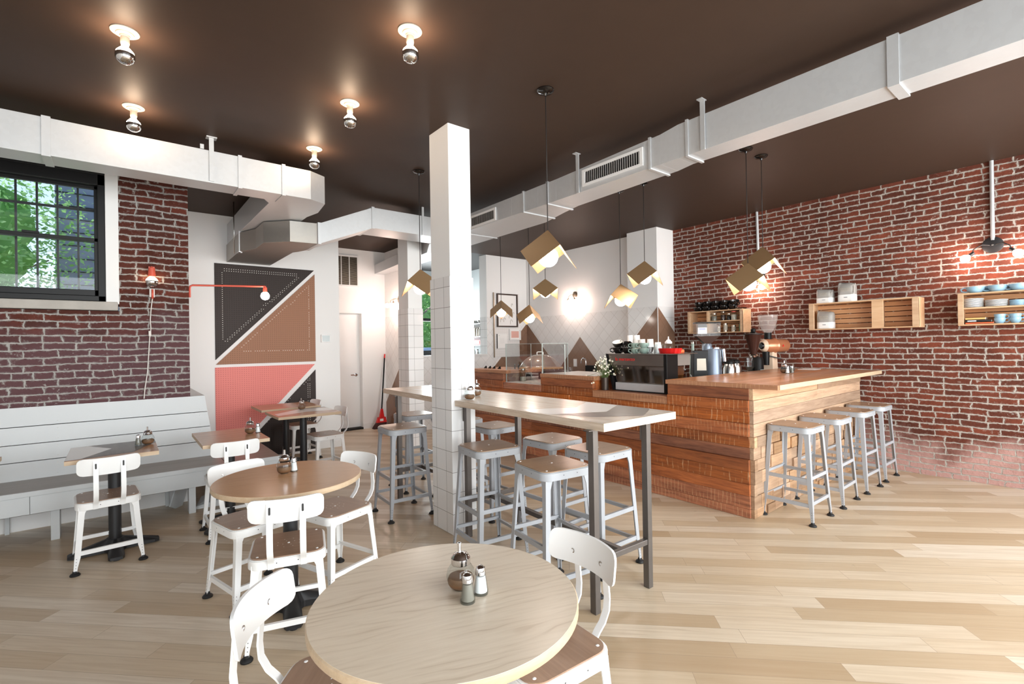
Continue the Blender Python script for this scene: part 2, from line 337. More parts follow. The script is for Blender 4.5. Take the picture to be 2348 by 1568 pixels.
# ---------------------------------------------------------------- mesh builder
class MB:
    def __init__(s): s.bm = bmesh.new()
    def f(s, vs, m=0, sm=False):
        try: fc = s.bm.faces.new(vs)
        except ValueError: return None
        fc.material_index = m; fc.smooth = sm; return fc
    def v(s, p): return s.bm.verts.new(p)
    def hexa(s, a, b, m=0):
        """loft between two 4-point loops"""
        A = [s.v(p) for p in a]; B = [s.v(p) for p in b]; n = len(A)
        s.f(A[::-1], m); s.f(B, m)
        for i in range(n): s.f([A[i], A[(i + 1) % n], B[(i + 1) % n], B[i]], m)
        return s
    def box(s, x0, y0, z0, x1, y1, z1, m=0):
        if x1 < x0: x0, x1 = x1, x0
        if y1 < y0: y0, y1 = y1, y0
        if z1 < z0: z0, z1 = z1, z0
        return s.hexa([(x0, y0, z0), (x1, y0, z0), (x1, y1, z0), (x0, y1, z0)], [(x0, y0, z1), (x1, y0, z1), (x1, y1, z1), (x0, y1, z1)], m)
    def bar(s, p0, p1, w, h, m=0, up=(0, 0, 1)):
        p0, p1, up = Vector(p0), Vector(p1), Vector(up); d = (p1 - p0).normalized()
        a = d.cross(up)
        if a.length < 1e-4: a = d.cross(Vector((1, 0, 0)))
        a.normalize(); b = a.cross(d).normalized(); a = a * w / 2; b = b * h / 2
        q = [-a - b, a - b, a + b, -a + b]
        return s.hexa([p0 + k for k in q], [p1 + k for k in q], m)
    def prism(s, pts, ext, m=0, sm=False):
        ext = Vector(ext); A = [s.v(p) for p in pts]; B = [s.v(Vector(p) + ext) for p in pts]; n = len(A)
        s.f(A[::-1], m); s.f(B, m)
        for i in range(n): s.f([A[i], A[(i + 1) % n], B[(i + 1) % n], B[i]], m, sm)
        return s
    def lathe(s, prof, c=(0, 0, 0), seg=20, m=0, axis='z', sc=(1, 1)):
        c = Vector(c); rings = []
        for r, z in prof:
            if r < 1e-6: rings.append([s.v(c + (Vector((0, 0, z)) if axis == 'z' else Vector((z, 0, 0)) if axis == 'x' else Vector((0, z, 0))))]); continue
            ring = []
            for i in range(seg):
                t = 2 * PI * i / seg; a, b = r * math.cos(t) * sc[0], r * math.sin(t) * sc[1]
                ring.append(s.v(c + (Vector((a, b, z)) if axis == 'z' else Vector((z, a, b)) if axis == 'x' else Vector((b, z, a)))))
            rings.append(ring)
        for A, B in zip(rings, rings[1:]):
            for i in range(seg):
                j = (i + 1) % seg
                if len(A) == 1 and len(B) == 1: break
                if len(A) == 1: s.f([A[0], B[j], B[i]][::-1], m, True)
                elif len(B) == 1: s.f([A[i], A[j], B[0]], m, True)
                else: s.f([A[i], A[j], B[j], B[i]], m, True)
        if len(rings[0]) > 1: s.f(rings[0][::-1], m)
        if len(rings[-1]) > 1: s.f(rings[-1], m)
        return s
    def shell(s, prof, c=(0, 0, 0), seg=20, m=0, sc=(1, 1)):
        """open lathe without caps"""
        c = Vector(c); rings = [[s.v(c + Vector((r * math.cos(2 * PI * i / seg) * sc[0], r * math.sin(2 * PI * i / seg) * sc[1], z))) for i in range(seg)] for r, z in prof]
        for A, B in zip(rings, rings[1:]):
            for i in range(seg): s.f([A[i], A[(i + 1) % seg], B[(i + 1) % seg], B[i]], m, True)
        return s
    def cyl(s, p0, p1, r0, r1=None, seg=14, m=0):
        return s.tube([p0, p1], [r0, r0 if r1 is None else r1], seg, m)
    def tube(s, pts, r, seg=8, m=0):
        pts = [Vector(p) for p in pts]; n = len(pts)
        if isinstance(r, (int, float)): r = [r] * n
        prev = None; rings = []
        for i, p in enumerate(pts):
            d = (pts[min(i + 1, n - 1)] - pts[max(i - 1, 0)]).normalized()
            if prev is None:
                a = d.cross(Vector((0, 0, 1)))
                if a.length < 1e-3: a = d.cross(Vector((1, 0, 0)))
            else: a = prev - d * prev.dot(d)
            a.normalize(); prev = a; b = d.cross(a)
            rings.append([s.v(p + (a * math.cos(2 * PI * k / seg) + b * math.sin(2 * PI * k / seg)) * r[i]) for k in range(seg)])
        for A, B in zip(rings, rings[1:]):
            for k in range(seg): s.f([A[k], A[(k + 1) % seg], B[(k + 1) % seg], B[k]], m, True)
        s.f(rings[0][::-1], m); s.f(rings[-1], m); return s
    def ribbon(s, pts, w, t, m=0, side=(1, 0, 0)):
        """flat strap along pts: width w along side, thickness t"""
        pts = [Vector(p) for p in pts]; side = Vector(side).normalized(); n = len(pts); L = []
        for i, p in enumerate(pts):
            d = (pts[min(i + 1, n - 1)] - pts[max(i - 1, 0)]).normalized(); nn = side.cross(d).normalized() * t / 2; a = side * w / 2
            L.append([s.v(p - a - nn), s.v(p + a - nn), s.v(p + a + nn), s.v(p - a + nn)])
        for A, B in zip(L, L[1:]):
            for k in range(4): s.f([A[k], A[(k + 1) % 4], B[(k + 1) % 4], B[k]], m, k in (0, 2))
        s.f(L[0][::-1], m); s.f(L[-1], m); return s
    def frame(s, x0, x1, z0, z1, y0, y1, w, m=0):
        s.box(x0, y0, z0, x1, y1, z0 + w, m).box(x0, y0, z1 - w, x1, y1, z1, m)
        return s.box(x0, y0, z0 + w, x0 + w, y1, z1 - w, m).box(x1 - w, y0, z0 + w, x1, y1, z1 - w, m)
    def sphere(s, c, r, m=0, seg=18, rings=10, a0=-90, a1=90, sc=(1, 1, 1)):
        prof = []
        for i in range(rings + 1):
            t = math.radians(a0 + (a1 - a0) * i / rings); prof.append((max(0, r * math.cos(t)), r * math.sin(t) * sc[2]))
        return s.lathe(prof, c, seg, m, sc=(sc[0], sc[1]))
    def rrect(s, cx, cy, w, d, r, z0, z1, m=0, n=5, top=None):
        P = []
        for sx, sy, a in ((1, 1, 0), (-1, 1, 90), (-1, -1, 180), (1, -1, 270)):
            for i in range(n + 1):
                t = math.radians(a + 90 * i / n); P.append((cx + sx * (w / 2 - r) + r * math.cos(t), cy + sy * (d / 2 - r) + r * math.sin(t), z0))
        A = [s.v(p) for p in P]; B = [s.v((p[0], p[1], z1)) for p in P]; k = len(P)
        s.f(A[::-1], m); s.f(B, m if top is None else top)
        for i in range(k): s.f([A[i], A[(i + 1) % k], B[(i + 1) % k], B[i]], m, True)
        return s
    def disc(s, c, r, nrm, m=0, seg=8):
        c, nrm = Vector(c), Vector(nrm).normalized(); a = nrm.cross(Vector((0, 0, 1)))
        if a.length < 1e-3: a = Vector((1, 0, 0))
        a.normalize(); b = nrm.cross(a)
        s.f([s.v(c + (a * math.cos(2 * PI * k / seg) + b * math.sin(2 * PI * k / seg)) * r) for k in range(seg)], m); return s
    def build(s, name, mats, parent=None, bevel=0.0, rot=None):
        if not isinstance(mats, (list, tuple)): mats = [mats]
        o = None
        bmesh.ops.recalc_face_normals(s.bm, faces=s.bm.faces)
        for e_ in s.bm.edges:
            if len(e_.link_faces) == 2 and e_.calc_face_angle(0.0) > 0.66: e_.smooth = False
        if parent is not None:
            r = parent
            while r.parent: r = r.parent
            g = ORG.get(r.name)
            if g: bmesh.ops.translate(s.bm, vec=-Vector(g), verts=s.bm.verts)
        me = bpy.data.meshes.new(name); s.bm.to_mesh(me); s.bm.free()
        for m in mats: me.materials.append(M[m] if isinstance(m, str) else m)
        o = bpy.data.objects.new(name, me); COL.objects.link(o)
        if parent is not None: o.parent = parent
        if bevel:
            b = o.modifiers.new('edge', 'BEVEL'); b.width = bevel; b.segments = 2; b.limit_method = 'ANGLE'; b.angle_limit = math.radians(40)
        return o

def tag(o, label=None, cat=None, group=None, kind=None):
    if label: o['label'] = label
    if cat: o['category'] = cat
    if group: o['group'] = group
    if kind: o['kind'] = kind
    return o
def thing(name, label, cat, loc=(0, 0, 0), group=None, rz=0.0):
    o = bpy.data.objects.new(name, None); COL.objects.link(o); o.location = loc; o.rotation_euler.z = rz
    o.empty_display_size = 0.05
    ORG[o.name] = tuple(loc); return tag(o, label, cat, group)
def local(name, label, cat, group=None):
    """a thing modelled around its own origin, to be moved or copied afterwards"""
    o = thing(name, label, cat, (0, 0, 0), group); return o
def single(mb, name, mats, label, cat, loc=(0, 0, 0), group=None, bevel=0.0, rz=0.0):
    o = mb.build(name, mats, None, bevel); o.location = loc; o.rotation_euler.z = rz; return tag(o, label, cat, group)
def world_single(mb, name, mats, label, cat, loc, group=None, bevel=0.0):
    bmesh.ops.translate(mb.bm, vec=-Vector(loc), verts=mb.bm.verts)
    return single(mb, name, mats, label, cat, loc, group, bevel)
def struct(mb, name, mats, parent=None, bevel=0.0):
    o = mb.build(name, mats, parent, bevel)
    if parent is None: o['kind'] = 'structure'
    return o
def dup(src, loc=None, rz=None, label=None, group=None):
    def cp(o, par):
        c = o.copy(); COL.objects.link(c)
        if par is not None: c.parent = par
        for ch in list(o.children): cp(ch, c)
        return c
    c = cp(src, None)
    if loc is not None: c.location = loc
    if rz is not None: c.rotation_euler.z = rz
    if label: c['label'] = label
    if group: c['group'] = group
    return c
def place(src, used, loc, rz=0.0, label=None, group=None):
    if not used: 
        used.append(1); src.location = loc; src.rotation_euler.z = rz
        if label: src['label'] = label
        if group: src['group'] = group
        return src
    return dup(src, loc, rz, label, group)
R = math.radians
def text_mesh(txt, size, name, mat, parent, loc, rot, ext=0.0004, align='CENTER', sx=1.0):
    cu = bpy.data.curves.new(name + '_curve', 'FONT'); cu.body = txt; cu.size = size; cu.extrude = ext; cu.align_x = align; cu.align_y = 'CENTER'; cu.resolution_u = 3
    to = bpy.data.objects.new(name + '_tmp', cu); COL.objects.link(to)
    dg = bpy.context.evaluated_depsgraph_get(); me = bpy.data.meshes.new_from_object(to.evaluated_get(dg))
    bpy.data.objects.remove(to); bpy.data.curves.remove(cu)
    r = parent
    while r.parent: r = r.parent
    g = Vector(ORG.get(r.name, (0, 0, 0)))
    me.transform(Matrix.Translation(Vector(loc) - g) @ rot @ Matrix.Diagonal((sx, 1, 1, 1)))
    me.materials.clear(); me.materials.append(M[mat]); me.name = name
    o = bpy.data.objects.new(name, me); COL.objects.link(o); o.parent = parent; return o
def rotm(right, up):
    right, up = Vector(right), Vector(up); n = right.cross(up)
    return Matrix((right, up, n)).transposed().to_4x4()
ORD = ['topmost', 'second', 'third', 'fourth', 'fifth', 'sixth', 'seventh', 'eighth', 'ninth', 'tenth']
# ---------------------------------------------------------------- room shell
CZ = 3.03
struct(MB().box(-2.5, -1.75, -0.12, 6.6, 5.75, 0).box(0.2, 5.75, -0.12, 6.6, 9.7, 0), 'floor', 'floor')
struct(MB().box(-2.5, -1.75, CZ, 6.6, 5.75, CZ + 0.12).box(0.2, 5.75, CZ, 6.6, 7.2, CZ + 0.12).box(2.2, 7.2, CZ, 3.75, 9.7, CZ + 0.12).box(0.2, 7.2, CZ, 2.25, 8.25, CZ + 0.12).box(3.75, 7.2, CZ, 6.6, 9.7, CZ + 0.12, 1), 'ceiling', ['ceiling', 'kitchen_ceiling'])
# right brick wall
struct(MB().box(6.37, -1.75, 0, 6.6, 4.12, CZ), 'wall_right', 'brick_y')
# left brick wall round the window (window opening x -1.21..-0.005, z 1.81..2.89)
WX0, WX1, WZ0, WZ1 = -1.24, -0.005, 1.73, 2.91
w = MB().box(-2.5, 5.4, 0, WX0, 5.75, CZ).box(WX1, 5.4, 0, 0.5, 5.75, CZ).box(WX0, 5.4, 0, WX1, 5.75, WZ0).box(WX0, 5.4, WZ1, WX1, 5.75, CZ)
struct(w, 'wall_left', 'brick_x')
struct(MB().box(0.2, 5.75, 0, 0.5, 6.88, CZ), 'wall_left_return', 'white_wall')
struct(MB().box(0.2, 6.88, 0, 2.41, 7.05, CZ).box(2.25, 7.05, 0, 2.41, 8.05, CZ), 'wall_back', 'white_wall', bevel=0.004)
# wall with the white door
DX0, DX1, DZ = 2.70, 3.195, 1.955
struct(MB().box(2.25, 8.05, 0, DX0, 8.25, CZ).box(DX1, 8.05, 0, 3.75, 8.25, CZ).box(DX0, 8.05, DZ, DX1, 8.25, CZ), 'wall_door', 'white_wall')
d1 = struct(MB().box(DX0 - 0.35, 8.16, 0.03, DX1 + 0.02, 8.2, DZ + 0.02), 'door_1', 'white_trim')
hd = MB().lathe([(0.028, 0), (0.028, 0.008), (0.012, 0.012), (0.012, 0.045)], (3.125, 8.16, 0.915), 14, axis='y')
bmesh.ops.scale(hd.bm, vec=(1, -1, 1), space=Matrix.Translation((0, -8.16, 0)), verts=hd.bm.verts)
hd.bar((3.135, 8.117, 0.915), (3.02, 8.117, 0.918), 0.014, 0.014)
hd.build('door_handle', 'chrome', d1)
struct(MB().box(2.43, 8.03, 0.0, DX1, 8.16, 0.03), 'door_sill', 'dark_gap')
struct(MB().box(DX1, 8.035, 0.0, 3.62, 8.05, 0.09), 'baseboard_door', 'white_trim')
struct(MB().box(2.3, 6.865, 0.0, 2.41, 6.88, 0.09), 'baseboard_back', 'white_trim')
# short tiled wall beside the door, with its brown painted slope
w = MB().box(3.62, 7.2, 0, 3.76, 8.05, CZ)
w.prism([(3.6185, 7.2, 0.0), (3.6185, 8.05, 0.0), (3.6185, 8.05, 0.42), (3.6185, 7.2, 1.40)], (0.002, 0, 0), 1)
struct(w, 'wall_sconce', ['tile_dy', 'brown_dy'])
# low pass-through wall, tall picture wall
struct(MB().box(3.76, 7.2, 0, 5.2, 7.36, 1.215).box(3.76, 7.17, 1.2, 5.2, 7.39, 1.225, 1), 'wall_pass_through', ['tile_dx', 'white_trim'])
w = MB().box(5.2, 7.2, 0, 6.4, 7.42, CZ)
w.box(5.197, 7.2, 1.22, 5.2, 7.42, 1.9, 2)
w.prism([(6.15, 7.1985, 0), (6.15, 7.1985, 1.79), (5.345, 7.1985, 0.984), (5.0, 7.1985, 0.62), (5.0, 7.1985, 0)], (0, 0.002, 0), 1)
struct(w, 'wall_picture', ['tile_dx', 'brown_dx', 'tile_h'])
w = MB().box(6.15, 4.63, 0, 6.6, 7.2, CZ)
w.prism([(6.1485, 7.2, 0), (6.1485, 7.2, 1.79), (6.1485, 6.40, 0.99), (6.1485, 6.3, 0.86), (6.1485, 6.3, 0)], (0.002, 0, 0), 1)
w.prism([(6.1485, 6.42, 0.83), (6.1485, 5.80, 1.50), (6.1485, 5.12, 0.76)], (0.002, 0, 0), 1)
struct(w, 'wall_tiled', ['tile_dy', 'brown_dy'])
w = MB().box(5.96, 4.11, 0, 6.6, 4.63, CZ)
w.prism([(5.9585, 4.11, 1.90), (5.9585, 4.63, 1.33), (5.9585, 4.63, 0), (5.9585, 4.11, 0)], (0.002, 0, 0), 1)
w.prism([(5.96, 4.1085, 1.90), (6.40, 4.1085, 1.50), (6.40, 4.1085, 0), (5.96, 4.1085, 0)], (0, 0.002, 0), 2)
w.box(5.9555, 4.1055, 0, 5.9645, 4.1145, 1.90, 3)
struct(w, 'wall_chase', ['tile_dy', 'brown_dy', 'brown_dx', 'white_trim'])
# kitchen behind the opening
KW0, KW1, KZ0, KZ1 = 4.55, 5.75, 1.10, 2.60
struct(MB().box(6.05, 7.42, 0, 6.2, 9.6, CZ), 'wall_kitchen_right', 'kitchen_wall')
struct(MB().box(3.76, 9.5, 0, KW0, 9.65, CZ).box(KW1, 9.5, 0, 6.2, 9.65, CZ).box(KW0, 9.5, 0, KW1, 9.65, KZ0).box(KW0, 9.5, KZ1, KW1, 9.65, CZ), 'wall_kitchen_back', 'kitchen_wall')
struct(MB().box(3.62, 8.25, 0, 3.76, 9.65, CZ), 'wall_kitchen_left', 'kitchen_wall')
# storefront behind the viewer and the far left wall
struct(MB().box(-2.5, -1.75, 0, 6.6, -1.6, 0.35).box(-2.5, -1.75, 2.85, 6.6, -1.6, CZ).box(-2.5, -1.75, 0.35, -2.1, -1.6, 2.85).box(0.3, -1.75, 0.35, 0.6, -1.6, 2.85)
       .box(3.1, -1.75, 0.35, 3.4, -1.6, 2.85).box(6.0, -1.75, 0.35, 6.6, -1.6, 2.85), 'wall_storefront', 'white_wall')
struct(MB().box(-2.65, -1.75, 0, -2.5, 5.75, CZ), 'wall_far_left', 'white_wall')
for i, (a, b) in enumerate(((-2.1, 0.3), (0.6, 3.1), (3.4, 6.0))):
    fr = MB()
    for x in (a, (a + b) / 2 - 0.02, b - 0.04): fr.box(x, -1.7, 0.35, x + 0.04, -1.65, 2.85)
    for z in (0.35, 2.25, 2.81): fr.box(a, -1.7, z, b, -1.65, z + 0.04)
    o = struct(fr, 'window_%d' % (i + 3), 'win_black')
    g_ = MB(); g_.f([g_.v((a, -1.675, 0.35)), g_.v((b, -1.675, 0.35)), g_.v((b, -1.675, 2.85)), g_.v((a, -1.675, 2.85))]); g_.build('pane', 'glass', o)

# black double-hung window
w1 = tag(bpy.data.objects.new('window_1', None), kind='structure'); COL.objects.link(w1); ORG[w1.name] = (0, 0, 0)
X0, X1, Z0, Z1 = -1.16, -0.092, 1.812, 2.89
f = MB(); y0, y1 = 5.405, 5.50
f.box(X0, y0, Z0, X0 + 0.05, y1, Z1).box(X1 - 0.05, y0, Z0, X1, y1, Z1).box(X0, y0, Z0, X1, y1, Z0 + 0.045).box(X0, y0, Z1 - 0.095, X1, y1, Z1)
f.box(X0 - 0.03, 5.40, Z1 - 0.005, X1 + 0.004, 5.5, Z1 + 0.02)
f.build('window_frame', 'win_black', w1, 0.004)
def sash(za, zb, yy, low):
    s = MB(); a, b = X0 + 0.048, X1 - 0.048
    s.box(a, yy, za, a + 0.026, yy + 0.035, zb).box(b - 0.026, yy, za, b, yy + 0.035, zb).box(a, yy, za, b, yy + 0.035, za + (0.05 if low else 0.03)).box(a, yy, zb - (0.03 if low else 0.028), b, yy + 0.035, zb)
    if low: s.box(-0.60, yy - 0.014, zb - 0.005, -0.50, yy + 0.02, zb + 0.014)
    o = s.build('sash', 'win_black', w1, 0.003)
    g = MB(); g.f([g.v((a, yy + 0.02, za)), g.v((b, yy + 0.02, za)), g.v((b, yy + 0.02, zb)), g.v((a, yy + 0.02, zb))]); g.build('pane', 'glass', o)
sash(2.315, Z1 - 0.093, 5.462, False); sash(Z0 + 0.045, 2.345, 5.425, True)
struct(MB().box(X1, 5.398, 1.79, -0.003, 5.72, 2.91), 'trim_1', 'white_wall', bevel=0.004)
struct(MB().box(WX0, 5.392, 1.735, -0.012, 5.74, 1.81), 'window_sill', 'concrete', bevel=0.008)
struct(MB().box(-1.24, 5.42, 1.79, X0, 5.72, 2.91), 'trim_2', 'white_wall')
# security grille outside
g = thing('window_guard', 'dark iron security bars just outside the black window', 'window bars', (-0.6, 5.62, 1.82))
b = MB()
for x in (-1.03, -0.905, -0.78, -0.655, -0.53, -0.405, -0.275, -0.16): b.bar((x, 5.62, 1.80), (x, 5.62, 2.9), 0.014, 0.014)
b.build('upright_bars', 'black_steel', g)
b = MB()
for z in (1.86, 2.62): b.bar((-1.2, 5.628, z), (-0.06, 5.628, z), 0.008, 0.022)
b.build('cross_bars', 'black_steel', g)
# kitchen window
w2 = tag(bpy.data.objects.new('window_2', None), kind='structure'); COL.objects.link(w2); ORG[w2.name] = (0, 0, 0)
f = MB()
f.box(KW0, 9.5, KZ0, KW0 + 0.05, 9.6, KZ1).box(KW1 - 0.05, 9.5, KZ0, KW1, 9.6, KZ1).box(KW0, 9.5, KZ0, KW1, 9.6, KZ0 + 0.04).box(KW0, 9.5, KZ1 - 0.04, KW1, 9.6, KZ1).box(KW0, 9.5, 1.93, KW1, 9.6, 1.99)
f.build('window_frame', 'win_black', w2)
g = MB(); g.f([g.v((KW0, 9.55, KZ0)), g.v((KW1, 9.55, KZ0)), g.v((KW1, 9.55, KZ1)), g.v((KW0, 9.55, KZ1))]); g.build('pane', 'glass', w2)
# columns
def column(name, x0, y0, x1, y1):
    c = MB().box(x0, y0, 1.9, x1, y1, CZ, 1).box(x0 - 0.008, y0 - 0.008, 0, x1 + 0.008, y1 + 0.008, 1.9, 0)
    return struct(c, name, ['tile_h', 'white_wall'], bevel=0.003)
column('column_front', 1.893, 3.075, 2.085, 3.352)
column('column_back', 3.03, 6.0, 3.24, 6.29)
struct(MB().box(-2.4, 5.375, 0.0, 0.5, 5.4, 0.115), 'baseboard_left', 'white_trim')

# ---------------------------------------------------------------- outdoors
struct(MB().box(-9, 5.75, -0.3, 0.19, 16, -0.25).box(-9, 9.7, -0.3, 14, 20, -0.25), 'ground', 'ground')
def foliage(c, r, n, sc=(1, 1, 1), leaf=0.07, seed=1):
    rnd = random.Random(seed); b = MB()
    for _ in range(n):
        d = Vector((rnd.gauss(0, 1), rnd.gauss(0, 1), rnd.gauss(0, 1))).normalized() * r * rnd.uniform(0.45, 1.0)
        p = Vector(c) + Vector((d.x * sc[0], d.y * sc[1], d.z * sc[2]))
        a = Vector((rnd.gauss(0, 1), rnd.gauss(0, 1), rnd.gauss(0, 0.5))).normalized(); n2 = a.cross(Vector((rnd.gauss(0, 1), rnd.gauss(0, 1), rnd.gauss(0, 1)))).normalized()
        l = leaf * rnd.uniform(0.6, 1.3)
        b.f([b.v(p - a * l), b.v(p + n2 * l * 0.45), b.v(p + a * l), b.v(p - n2 * l * 0.45)], rnd.choice((0, 0, 1)))
    return b
def core(b, c, r, sc, seed):
    rnd = random.Random(seed); g = bmesh.new(); bmesh.ops.create_icosphere(g, subdivisions=4, radius=1.0)
    vm = {}
    for v in g.verts: k = r * rnd.uniform(0.72, 0.95); vm[v] = b.v((c[0] + v.co.x * k * sc[0], c[1] + v.co.y * k * sc[1], c[2] + v.co.z * k * sc[2]))
    for f_ in g.faces: b.f([vm[v] for v in f_.verts], rnd.choice((0, 1)))
    g.free(); return b
def tree(name, label, x, y, h, r, n, seed, sc=(1, 1, 1), leaf=0.09):
    t = thing(name, label, 'tree', (x, y, -0.25))
    k = MB(); k.tube([(x, y, -0.25), (x + 0.05, y, h * 0.4), (x - 0.03, y + 0.05, h * 0.75), (x + 0.1, y, h + r * 0.4)], [0.13, 0.1, 0.08, 0.03], 9)
    for a, z in ((0.4, 0.6), (2.4, 0.7), (4.2, 0.65), (5.4, 0.8)):
        k.tube([(x, y, h * z), (x + math.cos(a) * r * 0.5, y + math.sin(a) * r * 0.5, h * z + r * 0.35), (x + math.cos(a) * r * 0.9, y + math.sin(a) * r * 0.9, h * z + r * 0.6)], [0.05, 0.03, 0.012], 6)
    k.build('trunk', 'bark', t)
    core(foliage((x, y, h), r, n, sc, leaf, seed), (x, y, h), r * 0.72, sc, seed).build('crown', ['leaf', 'leaf2'], t)
tree('leafy_tree', 'bright leafy tree filling the left panes of the black window', -2.2, 9.0, 2.8, 1.7, 17000, 3, (1.2, 0.5, 1.2), 0.036)
s = thing('garden_shrub', 'light green shrub outside low in the lower sash', 'shrub', (-0.38, 7.35, -0.25))
core(foliage((-0.36, 7.35, 1.25), 0.56, 3000, (0.7, 0.6, 1.25), 0.026, 9), (-0.36, 7.35, 1.25), 0.5, (0.75, 0.6, 1.25), 9).build('foliage', ['leaf', 'leaf2'], s)
MB().tube([(-0.36, 7.35, -0.25), (-0.35, 7.35, 0.9)], 0.035, 7).build('stem', 'bark', s)
tree('street_tree', 'green tree outside the kitchen window between the two columns', 6.3, 13.2, 2.2, 1.9, 13000, 5, (1.3, 0.5, 1.1), 0.042)
nb = thing('neighbour_building', 'dim blue grey building outside the right side of the black window', 'building', (0.6, 10.2, -0.25))
MB().box(-0.75, 10.0, -0.25, 2.4, 12.0, 4.6).build('wall', 'neighbour', nb)
b = MB()
for z in range(23): b.box(-0.76, 9.985, 0.0 + z * 0.2, 2.41, 10.0, 0.012 + z * 0.2)
b.build('siding_joint', 'dark_gap', nb)
fn = thing('garden_fence', 'pale grey board fence outside below the leafy tree', 'fence', (-2.0, 7.9, -0.25))
b = MB()
for i in range(16): b.box(-3.4 + i * 0.17, 7.9, -0.25, -3.24 + i * 0.17, 7.92, 1.95)
b.build('boards', 'bench', fn)
MB().box(-3.4, 7.92, 0.3, -0.7, 7.96, 0.38).box(-3.4, 7.92, 1.6, -0.7, 7.96, 1.68).build('rails', 'bench', fn)
car = thing('parked_car', 'blue car parked outside in front of the green street tree', 'car', (5.6, 10.2, -0.25))
MB().prism([(4.8, 10.0, 0.05), (6.9, 10.0, 0.05), (6.9, 10.0, 0.75), (6.6, 10.0, 0.85), (6.2, 10.0, 1.35), (5.2, 10.0, 1.35), (4.9, 10.0, 0.85), (4.8, 10.0, 0.7)], (0, 1.4, 0)).build('body', plain('blue_car_paint', (120, 150, 190), 0.2), car, 0.03)
MB().prism([(5.0, 9.99, 0.88), (6.5, 9.99, 0.88), (6.15, 9.99, 1.28), (5.25, 9.99, 1.28)], (0, 0.02, 0)).build('side_window', 'black_plastic', car)
for x in (5.2, 6.5): MB().lathe([(0.0, -0.02), (0.28, -0.02), (0.28, 0.16), (0, 0.16)], (x, 10.0, 0.04), 20, axis='y').build('wheel', 'black_rubber', car)
# ---------------------------------------------------------------- air ducts
def plan(b, pts, z0, z1, m=0): return b.prism([(x, y, z0) for x, y in pts], (0, 0, z1 - z0), m)
d = thing('air_duct', 'long galvanised duct above the black window, turning back at its right end', 'air duct', (-0.5, 4.5, 2.68))
b = MB(); plan(b, [(-2.5, 4.39), (1.305, 4.39), (1.45, 4.47), (1.49, 4.80), (1.45, 5.02), (1.45, 6.88), (1.04, 6.88), (1.04, 4.72), (0.98, 4.615), (-2.5, 4.615)], 2.68, 2.928)
b.build('duct_body', 'galv', d, 0.002)
for x in (-1.5, -0.368, 0.76, 1.085):
    k = MB(); w = 0.045 if x < 0.7 else 0.028; e = 0.008
    k.box(x - w / 2, 4.39 - e, 2.68, x + w / 2, 4.39, 2.928).box(x - w / 2, 4.39 - e, 2.672, x + w / 2, 4.623, 2.68).box(x - w / 2, 4.39 - e, 2.928, x + w / 2, 4.623, 2.936)
    k.build('duct_flange', 'galv', d)
k = MB(); k.box(0.548, 4.378, 2.69, 0.58, 4.388, CZ).box(0.53, 4.36, CZ - 0.008, 0.6, 4.42, CZ); k.build('hanger_strap', 'galv', d)
MB().box(0.49, 4.385, 2.93, 0.515, 4.395, 2.965).build('hanger_clip', 'galv', d)
d = thing('branch_duct', 'dull galvanised box duct under the elbow, running from the pegboard wall to the bar duct', 'air duct', (1.6, 5.6, 2.46))
b = MB(); plan(b, [(1.03, 6.88), (1.03, 6.08), (1.14, 5.78), (1.14, 5.42), (1.34, 5.21), (1.61, 5.17), (1.61, 5.56), (1.56, 5.72), (1.52, 5.80), (1.52, 6.88)], 2.46, 2.672)
b.build('duct_body', 'galv_dark', d, 0.002)
b = MB(); b.hexa([(1.61, 5.17, 2.46), (1.61, 5.56, 2.46), (1.61, 5.56, 2.672), (1.61, 5.17, 2.672)], [(2.19, 5.15, 2.70), (2.19, 5.52, 2.70), (2.19, 5.52, 2.928), (2.19, 5.15, 2.928)])
b.box(2.19, 5.15, 2.70, 3.11, 5.52, 2.928); b.build('duct_arm', 'galv', d, 0.002)
for x, za, zb in ((1.61, 2.455, 2.677), (2.19, 2.694, 2.934)): MB().box(x - 0.016, 5.142, za, x + 0.016, 5.57, zb).build('duct_flange', 'galv', d)
k = MB(); k.box(1.028, 6.06, 2.45, 1.06, 6.1, 2.69).box(1.02, 6.02, 2.45, 1.04, 6.14, 2.46); k.build('duct_flange', 'galv', d)
MB().cyl((1.0, 6.17, 2.45), (1.0, 6.17, CZ), 0.006, seg=6).build('hanger_rod', 'steel', d)
MB().box(2.79, 5.135, 2.70, 2.815, 5.148, CZ).build('hanger_strap', 'galv', d)
d = thing('supply_duct', 'long galvanised duct with white grilles crossing the ceiling above the bar', 'air duct', (3.3, 3.0, 2.69))
b = MB()
def rect(y, x0, x1, z0, z1): return [(x0, y, z0), (x1, y, z0), (x1, y, z1), (x0, y, z1)]
secs = [(-1.6, 3.11, 3.30, 2.695, 2.942), (1.95, 3.11, 3.30, 2.695, 2.936), (2.1, 3.11, 3.34, 2.695, 2.915), (3.2, 3.11, 3.40, 2.693, 2.888), (3.45, 3.11, 3.46, 2.693, 2.888), (3.85, 3.11, 3.58, 2.695, 2.884), (5.55, 3.11, 3.60, 2.695, 2.88), (5.9, 3.27, 3.62, 2.66, 2.83), (8.05, 3.44, 3.62, 2.645, 2.80)]
for a, c in zip(secs, secs[1:]): b.hexa(rect(*a), rect(*c))
b.build('duct_body', 'galv', d, 0.0015)
